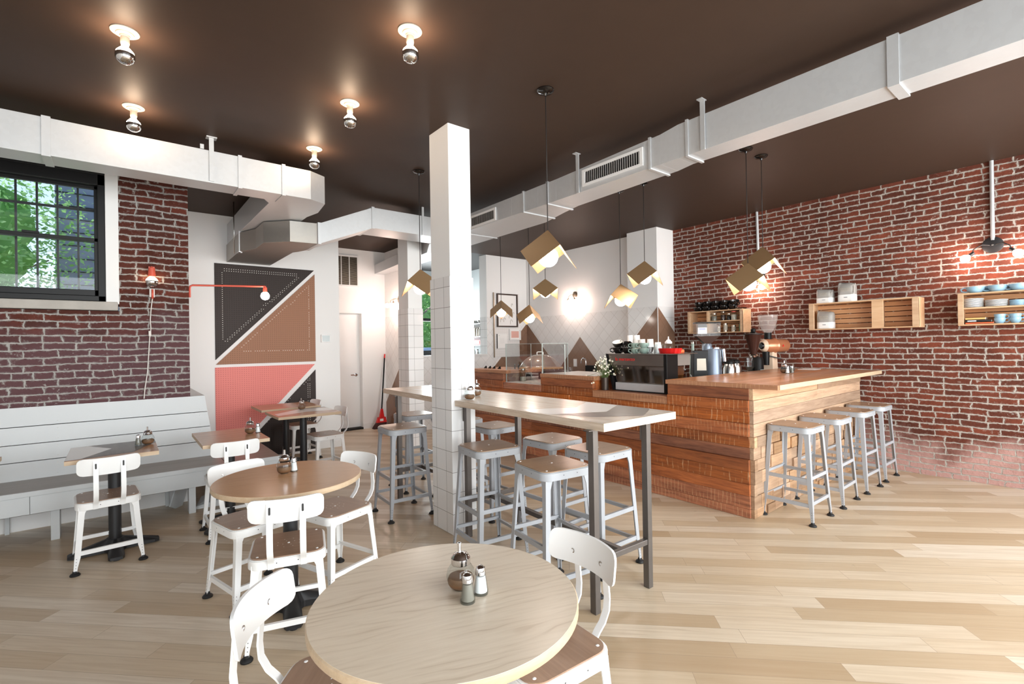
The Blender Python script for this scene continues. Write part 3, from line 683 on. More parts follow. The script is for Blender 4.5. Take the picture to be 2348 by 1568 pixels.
for y, x1, zt in ((0.711, 3.30, 2.938), (1.88, 3.30, 2.936), (2.188, 3.345, 2.915), (3.315, 3.43, 2.89), (3.661, 3.52, 2.888), (4.75, 3.59, 2.884)):
    k = MB(); w = 0.05 if y < 1 else 0.02; e = 0.009
    k.box(3.11 - e, y - w / 2, 2.694, 3.11, y + w / 2, zt).box(3.11 - e, y - w / 2, 2.684, x1 + 0.012, y + w / 2, 2.694).box(3.11 - e, y - w / 2, zt, x1 + 0.012, y + w / 2, zt + 0.008); k.build('duct_flange', 'galv', d)
for y in (1.757, 2.92): MB().box(3.095, y - 0.016, 2.69, 3.105, y + 0.016, CZ).box(3.06, y - 0.02, CZ - 0.006, 3.12, y + 0.02, CZ).build('hanger_strap', 'galv', d)
def grille(y0, y1, z0, z1, n):
    k = MB(); x = 3.097
    k.box(x, y0, z0, 3.11, y1, z0 + 0.022).box(x, y0, z1 - 0.022, 3.11, y1, z1).box(x, y0, z0 + 0.022, 3.11, y0 + 0.03, z1 - 0.022).box(x, y1 - 0.03, z0 + 0.022, 3.11, y1, z1 - 0.022)
    g = k.build('grille', 'white_trim', d, 0.002)
    MB().box(3.108, y0 + 0.03, z0 + 0.022, 3.1095, y1 - 0.03, z1 - 0.022).build('grille_backing', 'dark_gap', g)
    for i in range(n):
        y = y0 + 0.03 + (y1 - y0 - 0.06) * (i + 0.5) / n
        MB().prism([(3.100, y - 0.006, z0 + 0.022), (3.107, y + 0.003, z0 + 0.022), (3.107, y + 0.005, z0 + 0.022), (3.100, y - 0.003, z0 + 0.022)], (0, 0, z1 - z0 - 0.044)).build('louver', 'white_trim', g)
grille(2.246, 2.87, 2.73, 2.872, 26); grille(4.107, 4.60, 2.705, 2.842, 22)

# ---------------------------------------------------------------- ceiling bulbs
def ceiling_bulb(): 
    t = local('ceiling_lamp', None, 'ceiling light', 'bare bulbs on the dark ceiling')
    MB().lathe([(0.062, 0.0), (0.062, -0.005), (0.055, -0.010), (0.040, -0.012), (0.038, -0.018), (0.024, -0.022), (0.022, -0.03), (0, -0.03)], (0, 0, 0), 28).build('base_ring', 'porcelain', t)
    MB().lathe([(0.019, -0.028), (0.020, -0.062), (0.017, -0.07), (0.0, -0.07)], (0, 0, 0), 18).build('socket', 'porcelain', t)
    MB().lathe([(0.0115, -0.068), (0.015, -0.080), (0.027, -0.094), (0.037, -0.106), (0.0415, -0.118)], (0, 0, 0), 20).build('bulb', 'bulb', t)
    MB().lathe([(0.042, -0.117), (0.0435, -0.127), (0.0415, -0.142), (0.034, -0.155), (0.020, -0.165), (0.0, -0.169)], (0, 0, 0), 20).build('silvered_cap', 'mirror_bulb', t)
    return t
cb = ceiling_bulb(); u = []
for x, y, l in ((0.033, 3.181, 'bare silvered bulb on the ceiling, nearest the top left corner'), (1.19, 2.29, 'bare silvered bulb on the ceiling, top centre, rightmost of five'), (0.084, 4.137, 'bare silvered bulb hanging just in front of the left duct'),
                (1.218, 3.219, 'bare silvered bulb midway between the top centre bulb and the duct elbow'), (1.26, 4.132, 'bare silvered bulb directly above the duct elbow')):
    place(cb, u, (x, y, CZ), 0, l)

# ---------------------------------------------------------------- folded brass pendants
def pendant(i, x, y, zt, az, label):
    t = thing('pendant_lamp', label, 'pendant lamp', (x, y, zt), 'folded brass pendant lamps')
    MB().lathe([(0.0, 0.0), (0.055, 0.0), (0.056, -0.006), (0.045, -0.018), (0.012, -0.026), (0.008, -0.04), (0, -0.04)], (x, y, CZ), 24).build('canopy', 'black_gloss', t)
    MB().cyl((x, y, zt - 0.02), (x, y, CZ - 0.03), 0.0035, seg=6).build('cord', 'cord_black', t)
    a = 0.222; va = math.atan2(x, y); e = []
    for k in range(3):
        th = va + R(az + 120 * k); e.append(Vector((math.sin(th) * 0.8165, math.cos(th) * 0.8165, -0.5774)) * a)
    b = MB(); p = Vector((x, y, zt))
    for k in range(3):
        q, r = e[k], e[(k + 1) % 3]; n = q.cross(r).normalized()
        if n.z < 0: n = -n
        b.prism([p, p + q, p + q + r, p + r], -n * 0.003)
    b.build('shade', 'brass', t)
    MB().cyl((x, y, zt - 0.035), (x, y, zt - 0.11), 0.018, seg=12).build('socket', 'brass', t)
    MB().sphere((x, y, zt - 0.176), 0.064, 0, 24, 14).build('globe', 'globe', t)
pend = [(2.157, 2.302, 2.125, 36, 'large brass pendant right of the tiled column, its open side towards us'), (2.20, 4.10, 2.11, 100, 'brass pendant just left of the tiled column, overlapped by it'),
        (4.2, 5.467, 2.018, 60, 'brass pendant hanging in front of the dark framed picture'), (4.2, 4.857, 1.911, 47, 'lowest brass pendant, just right of the dark framed picture'),
        (4.2, 4.545, 2.214, 0, 'small brass pendant straight below the large near pendant'), (4.2, 3.355, 2.021, 95, 'brass pendant right of the wall sconce on the tiled wall'),
        (4.2, 3.043, 2.225, 20, 'brass pendant in front of the white corner chase'), (4.187, 1.983, 2.053, 20, 'lower of the two overlapping brass pendants before the brick wall'), (4.46, 1.978, 2.224, 30, 'upper of the two overlapping brass pendants before the brick wall')]
for i, p in enumerate(pend): pendant(i, *p)

# ---------------------------------------------------------------- wall lamps
def sconce(name, label, base, nrm, along, metal, r=0.055, drop=0.11, spread=0.085, out=0.11, conduit=False):
    """two-bulb wall lamp on a round plate"""
    B, N, A = Vector(base), Vector(nrm), Vector(along); t = thing(name, label, 'wall lamp', base)
    k = MB(); ax = 'x' if abs(N.x) > 0.5 else 'y'; sg = N.x + N.y
    k.lathe([(0, 0), (r, 0), (r, 0.008 * sg), (r * 0.8, 0.014 * sg), (0, 0.016 * sg)], B, 26, axis=ax); k.build('wall_plate', metal, t)
    k = MB(); k.lathe([(0.009, 0.014 * sg), (0.009, 0.024 * sg), (0, 0.026 * sg)], B, 12, axis=ax); k.build('knob', 'steel', t)
    for s in (-1, 1):
        e = B + N * out + A * s * spread - Vector((0, 0, drop)); dirv = (e - (B + N * out * 0.55 + A * s * spread * 0.55 - Vector((0, 0, drop * 0.25)))).normalized()
        arm = MB().tube([B + N * 0.012 + A * s * 0.02, B + N * out * 0.55 + A * s * spread * 0.45 + Vector((0, 0, 0.006)), B + N * out * 0.9 + A * s * spread * 0.8 - Vector((0, 0, drop * 0.35)), e - dirv * 0.03], 0.0055, 8).build('arm', metal, t)
        MB().cyl(e - dirv * 0.045, e, 0.014, 0.017, 14).build('socket', metal, t)
        MB().sphere(e + dirv * 0.040, 0.036, 0, 16, 10).build('bulb', 'wall_bulb', t)
    return t
sconce('wall_sconce_lamp', 'two armed bronze wall lamp glowing above the diamond tiles', (6.148, 5.897, 2.23), (-1, 0, 0), (0, 1, 0), 'nickel', drop=0.10)
sconce('wall_sconce_lamp', 'two armed bronze wall lamp beside the white door, behind the back column', (3.62, 7.49, 2.17), (-1, 0, 0), (0, 1, 0), 'nickel', drop=0.08, spread=0.06, out=0.15)
c = sconce('wall_sconce_lamp', 'black two armed wall lamp on brick above the right crate shelf', (6.355, 0.734, 2.245), (-1, 0, 0), (0, 1, 0), 'black_steel', r=0.075, drop=0.09, spread=0.15, out=0.10)
MB().cyl((6.35, 0.733, 2.29), (6.35, 0.731, CZ), 0.016, seg=10).build('conduit', 'galv', c)
c = sconce('wall_sconce_lamp', 'wall lamp on brick mostly hidden behind the two overlapping pendants', (6.355, 2.87, 2.20), (-1, 0, 0), (0, 1, 0), 'black_steel', r=0.075, drop=0.11, spread=0.07, out=0.10)
MB().cyl((6.35, 2.87, 2.24), (6.35, 2.883, CZ), 0.016, seg=10).build('conduit', 'galv', c)
t = thing('plug_in_wall_lamp', 'coral red wall bulb holder with white cord on the brick pier', 'wall lamp', (0.222, 5.37, 1.9))
MB().lathe([(0.030, 0), (0.024, 0.075), (0.010, 0.078), (0.006, 0.09), (0, 0.09)], (0.222, 5.345, 2.04), 18).build('lamp_holder', 'red_metal', t)
MB().box(0.2, 5.36, 2.03, 0.244, 5.40, 2.13).build('wall_bracket', 'red_metal', t)
MB().sphere((0.222, 5.345, 1.993), 0.046, 0, 18, 10, 12, 90).build('bulb', emit('warm_half_bulb', (255, 222, 180), 14), t)
MB().sphere((0.222, 5.345, 1.993), 0.0465, 0, 18, 8, -90, 12).build('silvered_cap', 'mirror_bulb', t)
MB().box(0.205, 5.365, 1.86, 0.243, 5.398, 1.935).build('plug', 'cord_white', t)
MB().cyl((0.226, 5.36, 1.93), (0.226, 5.36, 1.845), 0.008, seg=8).build('red_socket', 'red_metal', t)
pts = [(0.226, 5.372, 1.85), (0.216, 5.388, 1.76), (0.209, 5.39, 1.66), (0.213, 5.39, 1.58), (0.203, 5.388, 1.50), (0.196, 5.39, 1.38), (0.185, 5.39, 1.2), (0.165, 5.385, 1.05), (0.158, 5.384, 0.965)]
k = MB().tube(pts, 0.0042, 7); k.box(0.196, 5.37, 1.515, 0.214, 5.395, 1.56); k.build('cord', 'cord_white', t)
t = thing('swing_arm_lamp', 'coral red pipe arm with a bulb reaching across the black pegboard', 'wall lamp', (0.505, 5.46, 1.9))
MB().tube([(0.512, 5.46, 1.88), (0.512, 5.46, 1.965), (0.517, 5.46, 1.985), (0.535, 5.46, 1.995), (1.155, 5.46, 2.022), (1.165, 5.46, 2.018)], 0.0095, 10).build('arm', 'red_metal', t)
MB().box(0.5, 5.445, 1.9, 0.504, 5.475, 1.97).build('wall_bracket', 'red_metal', t)
MB().lathe([(0.022, 0), (0.018, 0.05), (0, 0.052)], (1.158, 5.46, 1.962), 16).build('lamp_holder', 'red_metal', t)
MB().sphere((1.158, 5.46, 1.925), 0.041, 0, 18, 12).build('bulb', 'wall_bulb', t)
# ---------------------------------------------------------------- bench wrapping the brick pier
t = thing('corner_bench', 'long pale grey slatted wall bench wrapping the brick pier corner', 'bench', (-0.5, 5.1, 0))
def yb(z): return 5.385 - (0.957 - z) / 0.557 * 0.055
def xb(z): return 0.612 + (0.957 - z) / 0.557 * 0.075
zs = [0.957, 0.805, 0.668, 0.534, 0.40]
for i in range(4):
    za, zb = zs[i + 1] + (0.006 if i < 3 else 0), zs[i]
    b = MB(); X0 = -2.4
    # long run
    lo = [(X0, yb(za), za), (xb(za), yb(za), za), (xb(za), 6.86, za), (0.505, 6.86, za), (0.505, 5.388, za), (X0, 5.388, za)]
    hi = [(X0, yb(zb), zb), (xb(zb), yb(zb), zb), (xb(zb), 6.86, zb), (0.505, 6.86, zb), (0.505, 5.388, zb), (X0, 5.388, zb)]
    b.hexa(lo, hi); b.build('back_board', 'bench', t)
    k = MB()
    for x in (-0.40, 0.57):
        for z in (za + 0.025, zb - 0.025): k.sphere((x, yb(z) + 0.001, z), 0.0042, 0, 8, 4)
    k.build('screw_heads', 'white_trim', t)
MB().box(-2.4, 5.388, 0.33, 0.504, 5.398, 0.955).box(-2.4, 5.35, 0.33, 0.5, 5.395, 0.398).build('groove_shade_sheet', 'dark_gap', t)  # dark sheet standing in for the shade in the gaps between back boards
b = MB(); b.box(-2.4, 4.87, 0.368, 0.705, 5.335, 0.40, 0); b.build('seat_board', ['bench_seat'], t, 0.003)
b = MB(); b.hexa([(0.71, 4.87, 0.368), (1.14, 4.87, 0.368), (1.14, 6.86, 0.368), (0.71, 6.86, 0.368)], [(0.71, 4.87, 0.40), (1.14, 4.87, 0.40), (1.14, 6.86, 0.40), (0.71, 6.86, 0.40)]); b.build('seat_board', 'bench_seat', t, 0.003)
MB().box(-2.4, 4.855, 0.366, 1.148, 4.869, 0.40).build('seat_edge', 'bench', t)
b = MB(); b.box(-2.4, 4.875, 0.235, -0.515, 4.895, 0.362).box(-0.513, 4.875, 0.235, 1.14, 4.895, 0.362); b.box(1.12, 4.895, 0.235, 1.14, 6.86, 0.362); b.build('apron', 'bench', t, 0.002)
for x in (-1.3, -0.413, 0.44): MB().box(x, 4.95, 0, x + 0.05, 5.05, 0.366).build('leg', 'bench', t, 0.002)
for x in (-0.70, 0.3): MB().box(x, 5.33, 0, x + 0.025, 5.36, 0.366).build('rear_leg', 'bench', t)
MB().box(1.09, 5.6, 0, 1.135, 5.7, 0.366).build('leg', 'bench', t)
# folded panel leaning under the bench
o = world_single(MB().bar((0.36, 5.20, 0.0), (0.46, 5.33, 0.3), 0.012, 0.16), 'leaning_board', 'bench', 'white board scrap leaning under the bench behind its leg', 'board', (0.4, 5.25, 0))
o = world_single(MB().hexa([(0.50, 5.05, 0.001), (0.72, 5.02, 0.001), (0.74, 5.24, 0.001), (0.55, 5.28, 0.001)], [(0.50, 5.06, 0.02), (0.70, 5.04, 0.06), (0.72, 5.22, 0.11), (0.56, 5.26, 0.05)]), 'folded_cloth', 'bench', 'white folded cloth on the floor under the bench end', 'cloth', (0.6, 5.15, 0))

# ---------------------------------------------------------------- chairs and stools
def L_leg(b, top, bot, s, wt=0.032, wb=0.024, th=0.005, m=0):
    """folded steel leg; s = outward signs"""
    sx, sy = s; A = Vector(top); B = Vector(bot); C = A.lerp(B, 0.78); 
    def sec(p, w): return [p, p + Vector((-sx * w, 0, 0)), p + Vector((-sx * w, -sy * th, 0)), p + Vector((-sx * th, -sy * th, 0)), p + Vector((-sx * th, -sy * w, 0)), p + Vector((0, -sy * w, 0))]
    secs = [sec(A + Vector((0, 0, 0.006)), wt * 1.55), sec(A.lerp(B, 0.09), wt), sec(C, wt * 0.9), sec(A.lerp(B, 0.93), wb * 0.8), sec(B, wb * 0.75)]
    for p, q in zip(secs, secs[1:]): b.hexa(p, q, m)
    for i in range(4):
        z = 0.045 + i * 0.018; p = B.lerp(A, (z - B.z) / (A.z - B.z))
        for d, n in (((-sx * 0.010, 0, 0), (0, sy, 0)), ((0, -sy * 0.010, 0), (sx, 0, 0))):
            b.disc(p + Vector(d) + Vector(n) * 0.0008, 0.0022, n, 1, 6)
def foot(x, y, sx, sy):
    return MB().lathe([(0.026, 0), (0.027, 0.006), (0.022, 0.013), (0.013, 0.018), (0.012, 0.028), (0, 0.028)], (x, y, 0), 16)
def seat_parts(t, z, mat, wood_mat, s=0.335):
    b = MB().rrect(0, 0, s, s, 0.062, z - 0.044, z - 0.004, 0, 6).rrect(0, 0, s - 0.008, s - 0.008, 0.058, z - 0.004, z, 0, 6)
    for sx in (-1, 1):
        for k in (-0.045, 0.045): b.disc((sx * (s / 2 + 0.0006), k, z - 0.02), 0.0028, (sx, 0, 0), 1, 6).disc((k, sx * (s / 2 + 0.0006), z - 0.02), 0.0028, (0, sx, 0), 1, 6)
    b.build('seat_pan', [mat, 'ink'], t, 0.003)
    k = MB().rrect(0, 0, s - 0.022, s - 0.022, 0.054, z, z + 0.0045, 0, 6)
    o = k.build('seat_board', wood_mat, t)
    k = MB()
    for r, n in ((0.028, 4), (0.052, 8)):
        for i in range(n): k.disc((r * math.cos(2 * PI * i / n + 0.39), r * math.sin(2 * PI * i / n + 0.39), z + 0.0049), 0.0026, (0, 0, 1), 0, 6)
    k.build('lit_hole_dots', 'white_steel' if mat == 'white_steel' else 'sticker', o)  # pale discs painted on as light seen through the seat holes
    k = MB()
    for x, y in ((-1, -1), (1, -1), (-1, 1), (1, 1), (0, 0)): k.sphere((x * 0.127, y * 0.127, z + 0.0035), 0.0068, 0, 10, 3, 0, 90, (1, 1, 0.5))
    k.build('seat_bolts', 'white_trim', o)
def legs(t, z, mat, top=0.150, bot=0.178, tiers=(0.115,), bw=0.026):
    for sx, sy in ((-1, -1), (1, -1), (1, 1), (-1, 1)):
        b = MB(); L_leg(b, (sx * top, sy * top, z - 0.03), (sx * bot, sy * bot, 0.02), (sx, sy)); o = b.build('leg', [mat, 'ink'], t)
        foot(sx * (bot - 0.008), sy * (bot - 0.008), sx, sy).build('rubber_foot', 'black_rubber', o)
    for zt in tiers:
        k = bot + (top - bot) * zt / (z - 0.03) - 0.004
        for a, c in (((-k, -k), (k, -k)), ((k, -k), (k, k)), ((k, k), (-k, k)), ((-k, k), (-k, -k))):
            dz = 0.012 if a[1] == c[1] else -0.006
            MB().bar((a[0], a[1], zt + dz), (c[0], c[1], zt + dz), 0.005, bw).bar((a[0] * 0.965, a[1] * 0.965, zt + dz + bw / 2 - 0.002), (c[0] * 0.965, c[1] * 0.965, zt + dz + bw / 2 - 0.002), 0.014, 0.004).build('stretcher', mat, t)
def make_chair(wood_mat):
    t = local('dining_chair', None, 'chair', 'white metal chairs with brown seats')
    z = 0.432; seat_parts(t, z, 'white_steel', wood_mat); legs(t, z, 'white_steel')
    # back panel, hollow towards the sitter
    b = MB(); W, H, zc = 0.318, 0.108, 0.662; n = 14; rc = 0.030; F = []; Bk = []
    def edge(u):
        x = abs(u) * W / 2; e = W / 2 - rc
        return H / 2 if x <= e else H / 2 - rc + math.sqrt(max(0, rc * rc - (x - e) ** 2))
    us = [-1, -0.985, -0.95, -0.9, -0.81] + [-0.7 + 1.4 * i / 10 for i in range(11)] + [0.81, 0.9, 0.95, 0.985, 1]
    for u in us:
        x = u * W / 2; y = -0.222 + 0.044 * u * u; h = edge(u); nx = -0.18 * u; 
        col = []
        for k, w in ((-1, 0.0), (-0.5, 0), (0, 0), (0.5, 0), (1, 0)): col.append((x, y - 0.016 * (k * h / H), zc + k * h))
        F.append([b.v((p[0] + 0.0, p[1] + 0.0045, p[2])) for p in col]); Bk.append([b.v((p[0], p[1] - 0.0045, p[2])) for p in col])
    for i in range(len(us) - 1):
        for k in range(4):
            b.f([F[i][k], F[i + 1][k], F[i + 1][k + 1], F[i][k + 1]], 0, True); b.f([Bk[i][k], Bk[i][k + 1], Bk[i + 1][k + 1], Bk[i + 1][k]], 0, True)
        b.f([F[i][0], Bk[i][0], Bk[i + 1][0], F[i + 1][0]], 0, True); b.f([F[i][4], F[i + 1][4], Bk[i + 1][4], Bk[i][4]], 0, True)
    for k in range(4): b.f([F[0][k], F[0][k + 1], Bk[0][k + 1], Bk[0][k]]); b.f([F[-1][k], Bk[-1][k], Bk[-1][k + 1], F[-1][k + 1]])
    bo = b.build('backrest', 'white_steel', t)
    for x in (-0.068, 0.068):
        k = MB(); k.lathe([(0.0, -0.2085), (0.005, -0.2085), (0.0055, -0.2065), (0.0085, -0.2068), (0.009, -0.216), (0, -0.216)], (x, 0, zc - 0.012), 12, axis='y')
        k.build('screw', 'chrome', bo)
    for x in (-0.068, 0.068):
        pts = [(x, -0.1685, 0.388), (x, -0.170, 0.412), (x, -0.186, 0.432), (x, -0.212, 0.455), (x, -0.232, 0.490), (x, -0.236, 0.53), (x, -0.230, 0.60), (x, -0.2225, 0.70)]
        u_ = MB().ribbon(pts, 0.026, 0.006).build('upright', 'white_steel', t)
        MB().rrect(0, 0, 0.009, 0.034, 0.0042, 0, 0.0012).build('slot', 'ink', u_)
        s_ = u_.children[0]; s_.rotation_euler = (R(90) - 0.075, 0, 0); s_.location = (x, -0.2285, 0.668)
    return t
chair = make_chair('seat_wood'); chair_far = None; u = []
def put_chair(x, y, face, label):
    return place(chair, u, (x, y, 0), R(face - 90), label)
put_chair(-0.075, 4.255, 94, 'white metal chair with its back to us at the grey inlaid table')
put_chair(0.655, 4.27, 90, 'white metal chair with its back to us at the plain brown bench table')
put_chair(0.575, 3.104, -76, 'white chair on the far left side of the brown round table, facing us')
put_chair(0.635, 2.567, 74, 'white chair with its back to us in front of the brown round table')
put_chair(0.998, 2.97, 200, 'white chair at the right of the brown round table, facing left')
put_chair(0.45, 1.385, -39, 'nearest white chair at bottom left, tucked under the pale round table')
put_chair(1.045, 1.18, 177, 'white chair at the right of the pale round table, bottom centre')
chf = [put_chair(1.765, 5.55, 185, 'small far white chair facing left beside the striped wall table'), put_chair(1.775, 6.50, 185, 'farthest white chair, half hidden behind the two wall tables')]

def make_stool():
    t = local('bar_stool', None, 'bar stool', 'grey metal bar stools with wooden seats')
    z = 0.72; seat_parts(t, z, 'grey_steel', 'stool_wood'); legs(t, z, 'grey_steel', 0.148, 0.185, (0.15, 0.335)); return t
stool = make_stool(); u2 = []
for x, y, a, l in ((4.18, 1.628, 0, 'grey stool at the bar end, nearest the bar corner'), (4.785, 1.622, 1, 'second grey stool along the bar end, counted from the bar corner'),
                   (5.38, 1.612, -1, 'third grey stool along the bar end, counted from the bar corner'), (5.945, 1.617, 0, 'grey stool at the bar end, nearest the brick wall'),
                   (1.905, 2.64, -6, 'grey stool right of the tiled column on the near side of the high table'), (1.875, 2.00, -7, 'front most grey stool before the high table, seat corner pointing at us'),
                   (2.375, 2.10, 0, 'grey stool at the right end of the high table, between its two end legs'), (2.39, 2.54, 2, 'grey stool on the far side of the high table, behind the front most stool'),
                   (2.43, 3.28, 1, 'grey stool on the far side of the high table, just right of the tiled column'), (1.834, 3.775, -3, 'grey stool left of the tiled column on the near side'),
                   (2.27, 4.40, -2, 'grey stool left of the tiled column on the far side, beneath the table end'), (2.42, 3.80, 0, 'grey stool almost hidden behind the tiled column')):
    place(stool, u2, (x, y, 0), R(a), l)

# ---------------------------------------------------------------- tables
def cross_base(t, x, y, ztop, rot=0.0, rp=0.036, arm=0.25):
    MB().lathe([(rp, 0.075), (rp, ztop)], (x, y, 0), 24).build('pole', 'black_steel', t)
    b = MB(); n = 48; A = []; Bt = []
    def rad(th):
        c = max(abs(math.cos(2 * (th))) ** 6, 0)
        return 0.085 + (arm - 0.085) * c
    for i in range(n * 2):
        th = 2 * PI * i / (n * 2); c = abs(math.cos(2 * th)); 
        w = 0.044; k = th % (PI / 2); k = min(k, PI / 2 - k)
        r = min(arm, w / max(math.sin(k), 1e-4)) if k > 0 else arm
        r = max(r, 0.075); A.append((x + r * math.cos(th + rot), y + r * math.sin(th + rot), r))
    lo = [b.v((p[0], p[1], 0.006)) for p in A]; mid = [b.v((p[0], p[1], 0.024 + 0.022 * (1 - p[2] / arm))) for p in A]
    up = [b.v((x + (p[0] - x) * 0.86, y + (p[1] - y) * 0.86, 0.036 + 0.026 * (1 - p[2] / arm))) for p in A]; tp = [b.v((x + 0.05 * math.cos(2 * PI * i / (2 * n) + rot), y + 0.05 * math.sin(2 * PI * i / (2 * n) + rot), 0.085)) for i in range(2 * n)]
    b.f(lo[::-1]); N = 2 * n
    for L1, L2 in ((lo, mid), (mid, up), (up, tp)):
        for i in range(N): b.f([L1[i], L1[(i + 1) % N], L2[(i + 1) % N], L2[i]], 0, L1 is not lo)
    b.f(tp); b.build('foot_base', 'black_steel', t)
    k = MB()
    for i in range(4): a = rot + i * PI / 2; k.lathe([(0.02, 0), (0.02, 0.008), (0, 0.008)], (x + (arm - 0.02) * math.cos(a), y + (arm - 0.02) * math.sin(a), 0), 12)
    k.build('leveller', 'black_rubber', t)
    MB().box(x - 0.13, y - 0.02, ztop - 0.012, x + 0.13, y + 0.02, ztop).box(x - 0.02, y - 0.13, ztop - 0.012, x + 0.02, y + 0.13, ztop).build('top_bracket', 'black_steel', t)
def round_table(x, y, r, z, mat, label, rot):
    t = thing('round_table', label, 'table', (x, y, 0))
    b = MB().lathe([(r - 0.003, z - 0.026), (r, z - 0.022), (r, z - 0.004), (r - 0.003, z - 0.0005)], (x, y, 0), 96, 1); b.lathe([(r - 0.003, z - 0.0006), (r - 0.0032, z)], (x, y, 0), 96, 0)
    b.build('tabletop', [mat, 'top_edge'], t); cross_base(t, x, y, z - 0.026, rot)
    return t
round_table(0.695, 1.172, 0.36, 0.70, 'oak_pale', 'pale oak round table in the foreground, bottom centre', 0.3)
round_table(0.704, 2.807, 0.366, 0.70, 'oak_brown', 'brown round table with four place chairs, left of the tiled column', R(-102))
def wall_table(x0, y0, x1, y1, z, label, inl=(), rot=R(45), px=None):
    t = thing('wall_table', label, 'table', ((x0 + x1) / 2, (y0 + y1) / 2, 0), None)
    b = MB().box(x0, y0, z - 0.026, x1, y1, z - 0.001, 1).box(x0, y0, z - 0.001, x1, y1, z, 0)
    for pts, m in inl: b.f([b.v((p[0], p[1], z + 0.0006)) for p in pts], m)
    b.build('tabletop', ['top_brown', 'top_edge', 'inlay_white', 'inlay_grey'], t)
    cross_base(t, (x0 + x1) / 2 if px is None else px, (y0 + y1) / 2, z - 0.026, rot); return t
wall_table(-0.282, 4.14, 0.20, 4.705, 0.70, 'small bench table inlaid with grey and white triangles', ([[( -0.281, 4.704), (-0.191, 4.704), (-0.054, 4.468), (-0.205, 4.176), (-0.281, 4.165)], 2], [[(-0.191, 4.704), (0.199, 4.704), (0.199, 4.552), (0.063, 4.213), (-0.205, 4.176), (-0.054, 4.468)], 3]), R(-88))
wall_table(0.452, 4.115, 0.892, 4.80, 0.70, 'plain brown rectangular table at the bench end')
wall_table(-1.12, 4.14, -0.622, 4.66, 0.70, 'brown table of which one corner shows at the left edge')
wall_table(1.217, 5.24, 1.845, 5.82, 0.70, 'striped rectangular table with white and dark inlay by the pegboards', ([[(1.245, 5.53), (1.553, 5.78), (1.844, 5.74), (1.844, 5.43), (1.56, 5.50), (1.245, 5.36)], 2], [[(1.553, 5.78), (1.553, 5.819), (1.844, 5.819), (1.844, 5.765)], 3]))
wall_table(1.217, 5.99, 1.86, 6.55, 0.70, 'plain brown table against the pegboards, behind the striped table')
# high table
t = thing('high_table', 'long high communal table with pale inlaid top on steel legs, round the tiled column', 'table', (2.2, 3.0, 0))
z = 0.987; fx = lambda y: 1.878 + (y - 1.62) * 0.022; bx = lambda y: 2.50 + (y - 1.62) * 0.012
pts = [(fx(1.62), 1.62), (bx(1.62), 1.615), (bx(4.43), 4.43), (fx(4.43) + 0.02, 4.43), (fx(3.37), 3.365), (2.096, 3.365), (2.096, 3.062), (fx(3.06), 3.062)]
b = MB()
for q in ([pts[0], pts[1], (bx(3.062), 3.062), pts[7]], [(2.096, 3.062), (bx(3.062), 3.062), (bx(3.365), 3.365), (2.096, 3.365)], [pts[4], (bx(3.365), 3.365), pts[2], pts[3]]):
    b.hexa([(x, y, z - 0.042) for x, y in q], [(x, y, z - 0.001) for x, y in q], 1); b.f([b.v((x, y, z)) for x, y in q], 0)
for q, m in (([(1.93, 2.308), (2.229, 2.152), (2.468, 2.282), (2.504, 2.044), (2.218, 1.89), (1.91, 2.038), (1.90, 2.2)], 2), ([(2.504, 2.037), (2.504, 1.791), (2.239, 1.648), (2.019, 1.792), (1.925, 2.027), (2.211, 1.884)], 3),
             ([(2.10, 4.1), (2.50, 3.9), (2.51, 3.6), (2.15, 3.85)], 2)):
    b.f([b.v((x, y, z + 0.0006)) for x, y in q], m)
b.build('tabletop', ['ht_wood', 'ht_edge', 'inlay_white', 'inlay_grey'], t)
LG = [(1.898, 1.712), (2.33, 1.70), (1.965, 2.985), (2.43, 2.97), (1.968, 4.11), (2.45, 4.12)]
for x, y in LG:
    o = MB().box(x - 0.019, y - 0.019, 0, x + 0.019, y + 0.019, z - 0.042).build('leg', 'dark_steel', t, 0.002)
    MB().box(x - 0.024, y + 0.019, z - 0.15, x + 0.006, y + 0.025, z - 0.042).box(x - 0.05, y - 0.02, z - 0.047, x + 0.05, y + 0.02, z - 0.042).build('bracket', 'dark_steel', o)
for i in (0, 2, 4):
    (x0, y0), (x1, y1) = LG[i], LG[i + 1]; MB().bar((x0, y0, 0.262), (x1, y1, 0.262), 0.03, 0.03).build('foot_rail', 'dark_steel', t, 0.002)
MB().bar((2.11, 1.72, 0.262), (2.20, 4.11, 0.262), 0.03, 0.03).build('foot_rail', 'dark_steel', t, 0.002)

# ---------------------------------------------------------------- sugar pourers and shakers
def make_sugar():
    t = local('sugar_pourer', None, 'sugar jar', 'round glass sugar pourers')
    pr = [(0.020, 0.002), (0.032, 0.010), (0.039, 0.026), (0.041, 0.040), (0.037, 0.056), (0.029, 0.068), (0.024, 0.074)]
    MB().shell(pr, seg=24).lathe([(0.021, 0.0), (0.021, 0.0025)], (0, 0, 0), 24).build('glass_jar', 'clear', t)
    MB().lathe([(0.018, 0.004), (0.030, 0.011), (0.0365, 0.026), (0.0385, 0.040), (0.0345, 0.056), (0.024, 0.060), (0, 0.059)], (0, 0, 0), 24).build('sugar_fill', 'sugar', t)
    o = MB().lathe([(0.0265, 0.070), (0.0275, 0.072), (0.0275, 0.088), (0.025, 0.091), (0.020, 0.098), (0.010, 0.102), (0, 0.103)], (0, 0, 0), 24).build('lid', 'chrome', t)
    MB().lathe([(0.0055, 0.10), (0.0055, 0.128), (0.0042, 0.128), (0.0042, 0.12), (0, 0.12)], (0.004, 0, 0), 12).build('spout', 'chrome', o)
    return t
